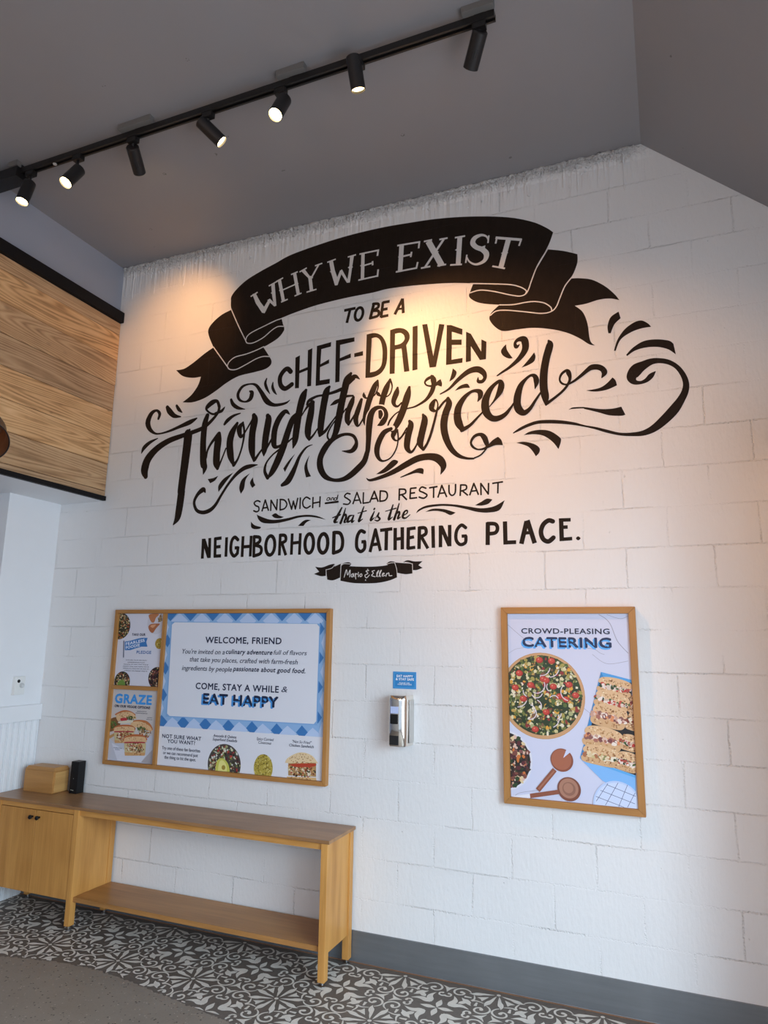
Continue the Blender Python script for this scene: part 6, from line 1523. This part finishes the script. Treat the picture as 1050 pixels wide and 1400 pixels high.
LAMPS = [
 # adapter x, top centre, axis, state, spot power, label
 (-0.285, (-0.280, -1.135, 4.262), (-0.011, -0.23, -0.973), 'lit', 25, 'lit black spotlight nearest the left end of the track, below the feed box'),
 (0.080, (0.104, -1.135, 4.243), (-0.075, -0.484, -0.872), 'lit', 25, 'lit black spotlight tilted to the lower left, second from the left end of the track'),
 (0.473, (0.466, -1.125, 4.292), (-0.385, 0.86, -0.37), 'away', 58, 'black spotlight turned to the wall with slots on its back, third from the left end'),
 (0.967, (0.918, -1.13, 4.308), (0.595, 0.485, -0.642), 'lit', 265, 'black spotlight tilted steeply to the lower right, middle one of the seven'),
 (1.400, (1.427, -1.135, 4.268), (-0.06, -0.42, -0.905), 'lit', 25, 'brightly glowing black spotlight facing the viewer, third from the right end of the track'),
 (1.819, (1.820, -1.188, 4.326), (0.045, 0.343, -0.938), 'dim', 18, 'black spotlight pointing almost straight down, second from the right end'),
 (2.405, (2.410, -1.13, 4.302), (-0.50, 0.72, -0.48), 'off', 0, 'unlit black spotlight with slotted back at the right end of the track')]
for k, (xa, top, ax, state, power, label) in enumerate(LAMPS):
    sp = thing('track_spotlight', label, 'spotlight', (xa, YT, 4.338), 'spotlights along the black ceiling track')
    A = Vector(ax).normalized(); Tp = Vector(top); r, L = 0.0345, 0.150
    box('adapter', xa - 0.030, xa + 0.030, YT - 0.0165, YT + 0.0165, 4.308, 4.3375, M_track, sp, 0.002)
    end = Tp + A * 0.035; s0 = Vector((xa, YT, 4.309)); d = end - s0
    lathe('stem', s0, d, [(0, 0.008), (d.length, 0.008)], M_track, sp, 14)
    lathe('housing', Tp, A, [(0, r - 0.004), (0.004, r), (L, r), (L + 0.001, r - 0.002), (L - 0.014, r - 0.004)], M_lamp, sp, 40)
    if state in ('lit', 'dim'):
        lathe('lens', Tp + A * (L - 0.010), A, [(0, r - 0.0045), (0.001, r - 0.0045)], M_lens if state == 'lit' else M_lens_dim, sp, 32)
    else:
        lathe('lens', Tp + A * (L - 0.010), A, [(0, r - 0.0045), (0.001, r - 0.0045)], M_lens if state == 'away' else M_darkmatte, sp, 32)
        v = Vector((3.027, -3.66, 1.65)) - Tp; v = (v - A * v.dot(A)).normalized(); w = A.cross(v)
        for j in (-1, 0, 1):
            c = v * math.cos(j * 0.30) + w * math.sin(j * 0.30); b = Tp + A * (0.070 + 0.006 * j) + c * (r - 0.0008)
            bm = bmesh.new(); ww = (w * math.cos(j * 0.30) - v * math.sin(j * 0.30)) * 0.0018
            q = [b - ww, b + ww, b + ww + A * 0.034, b - ww + A * 0.034]
            lo = [bm.verts.new(p) for p in q]; hi = [bm.verts.new(p + c * 0.0012) for p in q]
            bm.faces.new(lo[::-1]); bm.faces.new(hi)
            for i in range(4): bm.faces.new((lo[i], lo[(i + 1) % 4], hi[(i + 1) % 4], hi[i]))
            bmesh.ops.recalc_face_normals(bm, faces=bm.faces); link('vent_slot', bm_mesh(bm), M_darkmatte, sp)
    if power:
        ld = bpy.data.lights.new('spot_beam', 'SPOT'); ld.energy = power; ld.color = WARM; ld.spot_size = R(62 if power > 200 else 56); ld.spot_blend = 1.0; ld.shadow_soft_size = 0.025
        lo = bpy.data.objects.new('spot_beam', ld); col.objects.link(lo)
        lo.location = Tp + A * (L + 0.006); lo.rotation_mode = 'QUATERNION'; lo.rotation_quaternion = A.to_track_quat('-Z', 'Y')

# bronze wall lamp, half out of the frame at the left
wl = thing('wall_lamp', 'bronze bell-shaped wall lamp with copper inside, cut off by the left edge', 'lamp', (XL + 0.02, -1.12, 2.88))
A = Vector((0.55, -0.40, -0.73)).normalized(); Tp = Vector((-0.486, -1.085, 2.834)); Q = 1.25
lathe('shade', Tp, A, [(a_ * Q, b_ * Q) for a_, b_ in [(-0.02, 0.030), (-0.012, 0.062), (0.012, 0.086), (0.05, 0.098), (0.085, 0.100), (0.115, 0.104), (0.140, 0.112), (0.143, 0.112), (0.141, 0.110), (0.115, 0.101), (0.085, 0.097), (0.05, 0.095), (0.014, 0.083)]], M_bronze, wl, 48)
lathe('lining', Tp, A, [(a_ * Q, b_ * Q) for a_, b_ in [(0.139, 0.1085), (0.115, 0.1000), (0.085, 0.096), (0.05, 0.094), (0.016, 0.082), (0.0155, 0.002)]], M_copper, wl, 48, False)
lathe('rim', Tp, A, [(a_ * Q, b_ * Q) for a_, b_ in [(0.138, 0.1115), (0.1385, 0.1135), (0.1435, 0.1145), (0.1455, 0.112), (0.1435, 0.1095)]], M_rim, wl, 48, False)
lathe('bulb', Tp + A * 0.02, A, [(a_ * Q, b_ * Q) for a_, b_ in [(0, 0.012), (0.02, 0.016), (0.045, 0.026), (0.065, 0.022), (0.075, 0.008)]], M_bulb, wl, 24)
e0 = Vector((XL + 0.022, -1.15, 2.96)); d = Tp + A * 0.006 - e0
lathe('arm', e0, d, [(0, 0.008), (d.length, 0.008)], M_bronze, wl, 14)
lathe('wall_plate', (XL + 0.0205, -1.15, 2.96), (1, 0, 0), [(0, 0.05), (0.012, 0.05), (0.02, 0.02)], M_bronze, wl, 24)

# ------------------------------------------------------------------ stencilled floor band
def front_y(x): 
    P = [(-4.0, -1.3), (-0.9, -0.95), (-0.342, -0.708), (-0.099, -0.646), (0.17, -0.615), (0.40, -0.632), (0.587, -0.663), (0.887, -0.716), (1.159, -0.764), (1.8, -0.86), (4.3, -1.1)]
    for (a, b), (c, d) in zip(P, P[1:]):
        if a <= x <= c: return b + (d - b) * (x - a) / (c - a)
    return P[-1][1]
rr = random.Random(3); bm = bmesh.new(); N = 520; xs = [-1.0 + (XR - 0.001 + 1.0) * i / N for i in range(N + 1)]
A_ = [bm.verts.new((x, -0.0145, 0.0006)) for x in xs]; B_ = [bm.verts.new((x, front_y(x) - 0.004 + 0.004 * math.sin(x * 41) * math.sin(x * 17) + rr.uniform(-0.007, 0.007), 0.0006)) for x in xs]
for i in range(N): bm.faces.new((B_[i], B_[i + 1], A_[i + 1], A_[i]))
sg_ = link('painted_floor_band', bm_mesh(bm), M_ground); tag(sg_, 'band of white scroll stencil painted on dark ground along the foot of the block wall', 'floor stencil')
rr = random.Random(8)
def dg(t_, s_): return ((t_ - s_) / math.sqrt(2), (t_ + s_) / math.sqrt(2))
wedge = []; solo = set()
solo.add(len(wedge)); wedge.append([(0.042 * math.cos(k * math.pi / 8), 0.042 * math.sin(k * math.pi / 8)) for k in range(16)])
wedge.append(smooth_poly([(0.06, 0.025, 1), (0.17, 0.080), (0.27, 0.115), (0.35, 0.168), (0.46, 0.190), (0.57, 0.160, 1), (0.50, 0.130), (0.43, 0.075), (0.31, 0.050), (0.20, 0.036)], 4))
solo.add(len(wedge)); wedge.append([dg(0.225, 0), dg(0.45, -0.088), dg(0.425, 0), dg(0.45, 0.088)])
wedge += ribbon_polys(catmull([(0.455, 0.20, 0.018), (0.420, 0.30, 0.034), (0.415, 0.37, 0.040), (0.445, 0.445, 0.055)], n=4), False)
wedge.append([(0.475, 0.312), (0.475, 0.348), (0.62, 0.365), (0.62, 0.302)])
wedge.append(smooth_poly([(0.475, 0.475, 1), (0.53, 0.435), (0.585, 0.435), (0.655, 0.405, 1), (0.63, 0.47), (0.60, 0.525, 1), (0.655, 0.585), (0.665, 0.665, 1)], 4))
wedge.append(smooth_poly([(0.80, 0.85, 1), (0.845, 0.77), (0.845, 0.69), (0.80, 0.60), (0.79, 0.52), (0.815, 0.40, 1), (0.735, 0.49), (0.685, 0.60), (0.715, 0.73)], 4))
wedge.append(smooth_poly([(1.0, 0.99, 1), (0.965, 0.92), (0.938, 0.84), (0.955, 0.76), (1.0, 0.66, 1)], 4))
wedge += ribbon_polys(catmull([(1.0, 0.455, 0.055), (0.945, 0.475, 0.045), (0.885, 0.445, 0.035), (0.885, 0.375, 0.040), (0.935, 0.355, 0.060)], n=4))
wedge.append(smooth_poly([(1.0, 0.30, 1), (0.965, 0.20), (0.92, 0.11), (0.845, 0.035, 1), (0.92, 0.06), (1.0, 0.10, 1)], 4))
wedge += ribbon_polys(catmull([(0.535, 0.125, 0.020), (0.60, 0.055, 0.032), (0.70, 0.022, 0.040), (0.80, 0.06, 0.045), (0.865, 0.155, 0.045), (0.845, 0.265, 0.042), (0.765, 0.315, 0.040), (0.68, 0.285, 0.040), (0.655, 0.215, 0.050), (0.715, 0.185, 0.080)], n=4))
SX, SY, CX, CY = 0.2385, 0.2285, 0.261, -0.500
sten = []
for ix in range(-4, 9):
    for iy in range(-1, 2):
        for rx in (1, -1):
            for ry in (1, -1):
                for sw in (0, 1):
                    for wi, w_ in enumerate(wedge):
                        if wi in solo and (sw or (wi == 0 and (rx < 0 or ry < 0))): continue
                        po = []
                        for p in w_:
                            a, b = (p[1], p[0]) if sw else (p[0], p[1])
                            po.append((CX + SX * (2 * ix + rx * a), CY + SY * (2 * iy + ry * b)))
                        cx_ = sum(p[0] for p in po) / len(po); cy_ = sum(p[1] for p in po) / len(po)
                        lim = front_y(cx_) + 0.004
                        if cy_ > -0.040 or cx_ < -1.0 or cx_ > 4.25 or cy_ < lim or abs(cx_ - CX) > 2.6: continue
                        if cy_ < lim + 0.10 and rr.random() < 0.05: continue
                        sten.append([(x, max(y_, front_y(x) - 0.002), 0) for x, y_ in po])
V, F = [], []
for po in sten:
    b = len(V); zz = 0.0010 + (len(F) % 180) * 1.6e-6; V += [(p[0], p[1], zz) for p in po]; F += [[b + i for i in range(len(po))]] if len(po) <= 4 else [[b + i for i in t_] for t_ in tess(po)]
me = bpy.data.meshes.new('stencil'); me.from_pydata(V, [], F)
for p in me.polygons:
    if p.normal.z < 0: p.flip()
o = link('stencil_pattern', me, M_sten, sg_)
# ragged chips where the wall paint meets the ceiling are part of the wall relief
for ob in scene.objects:
    if '_w' in ob: del ob['_w']
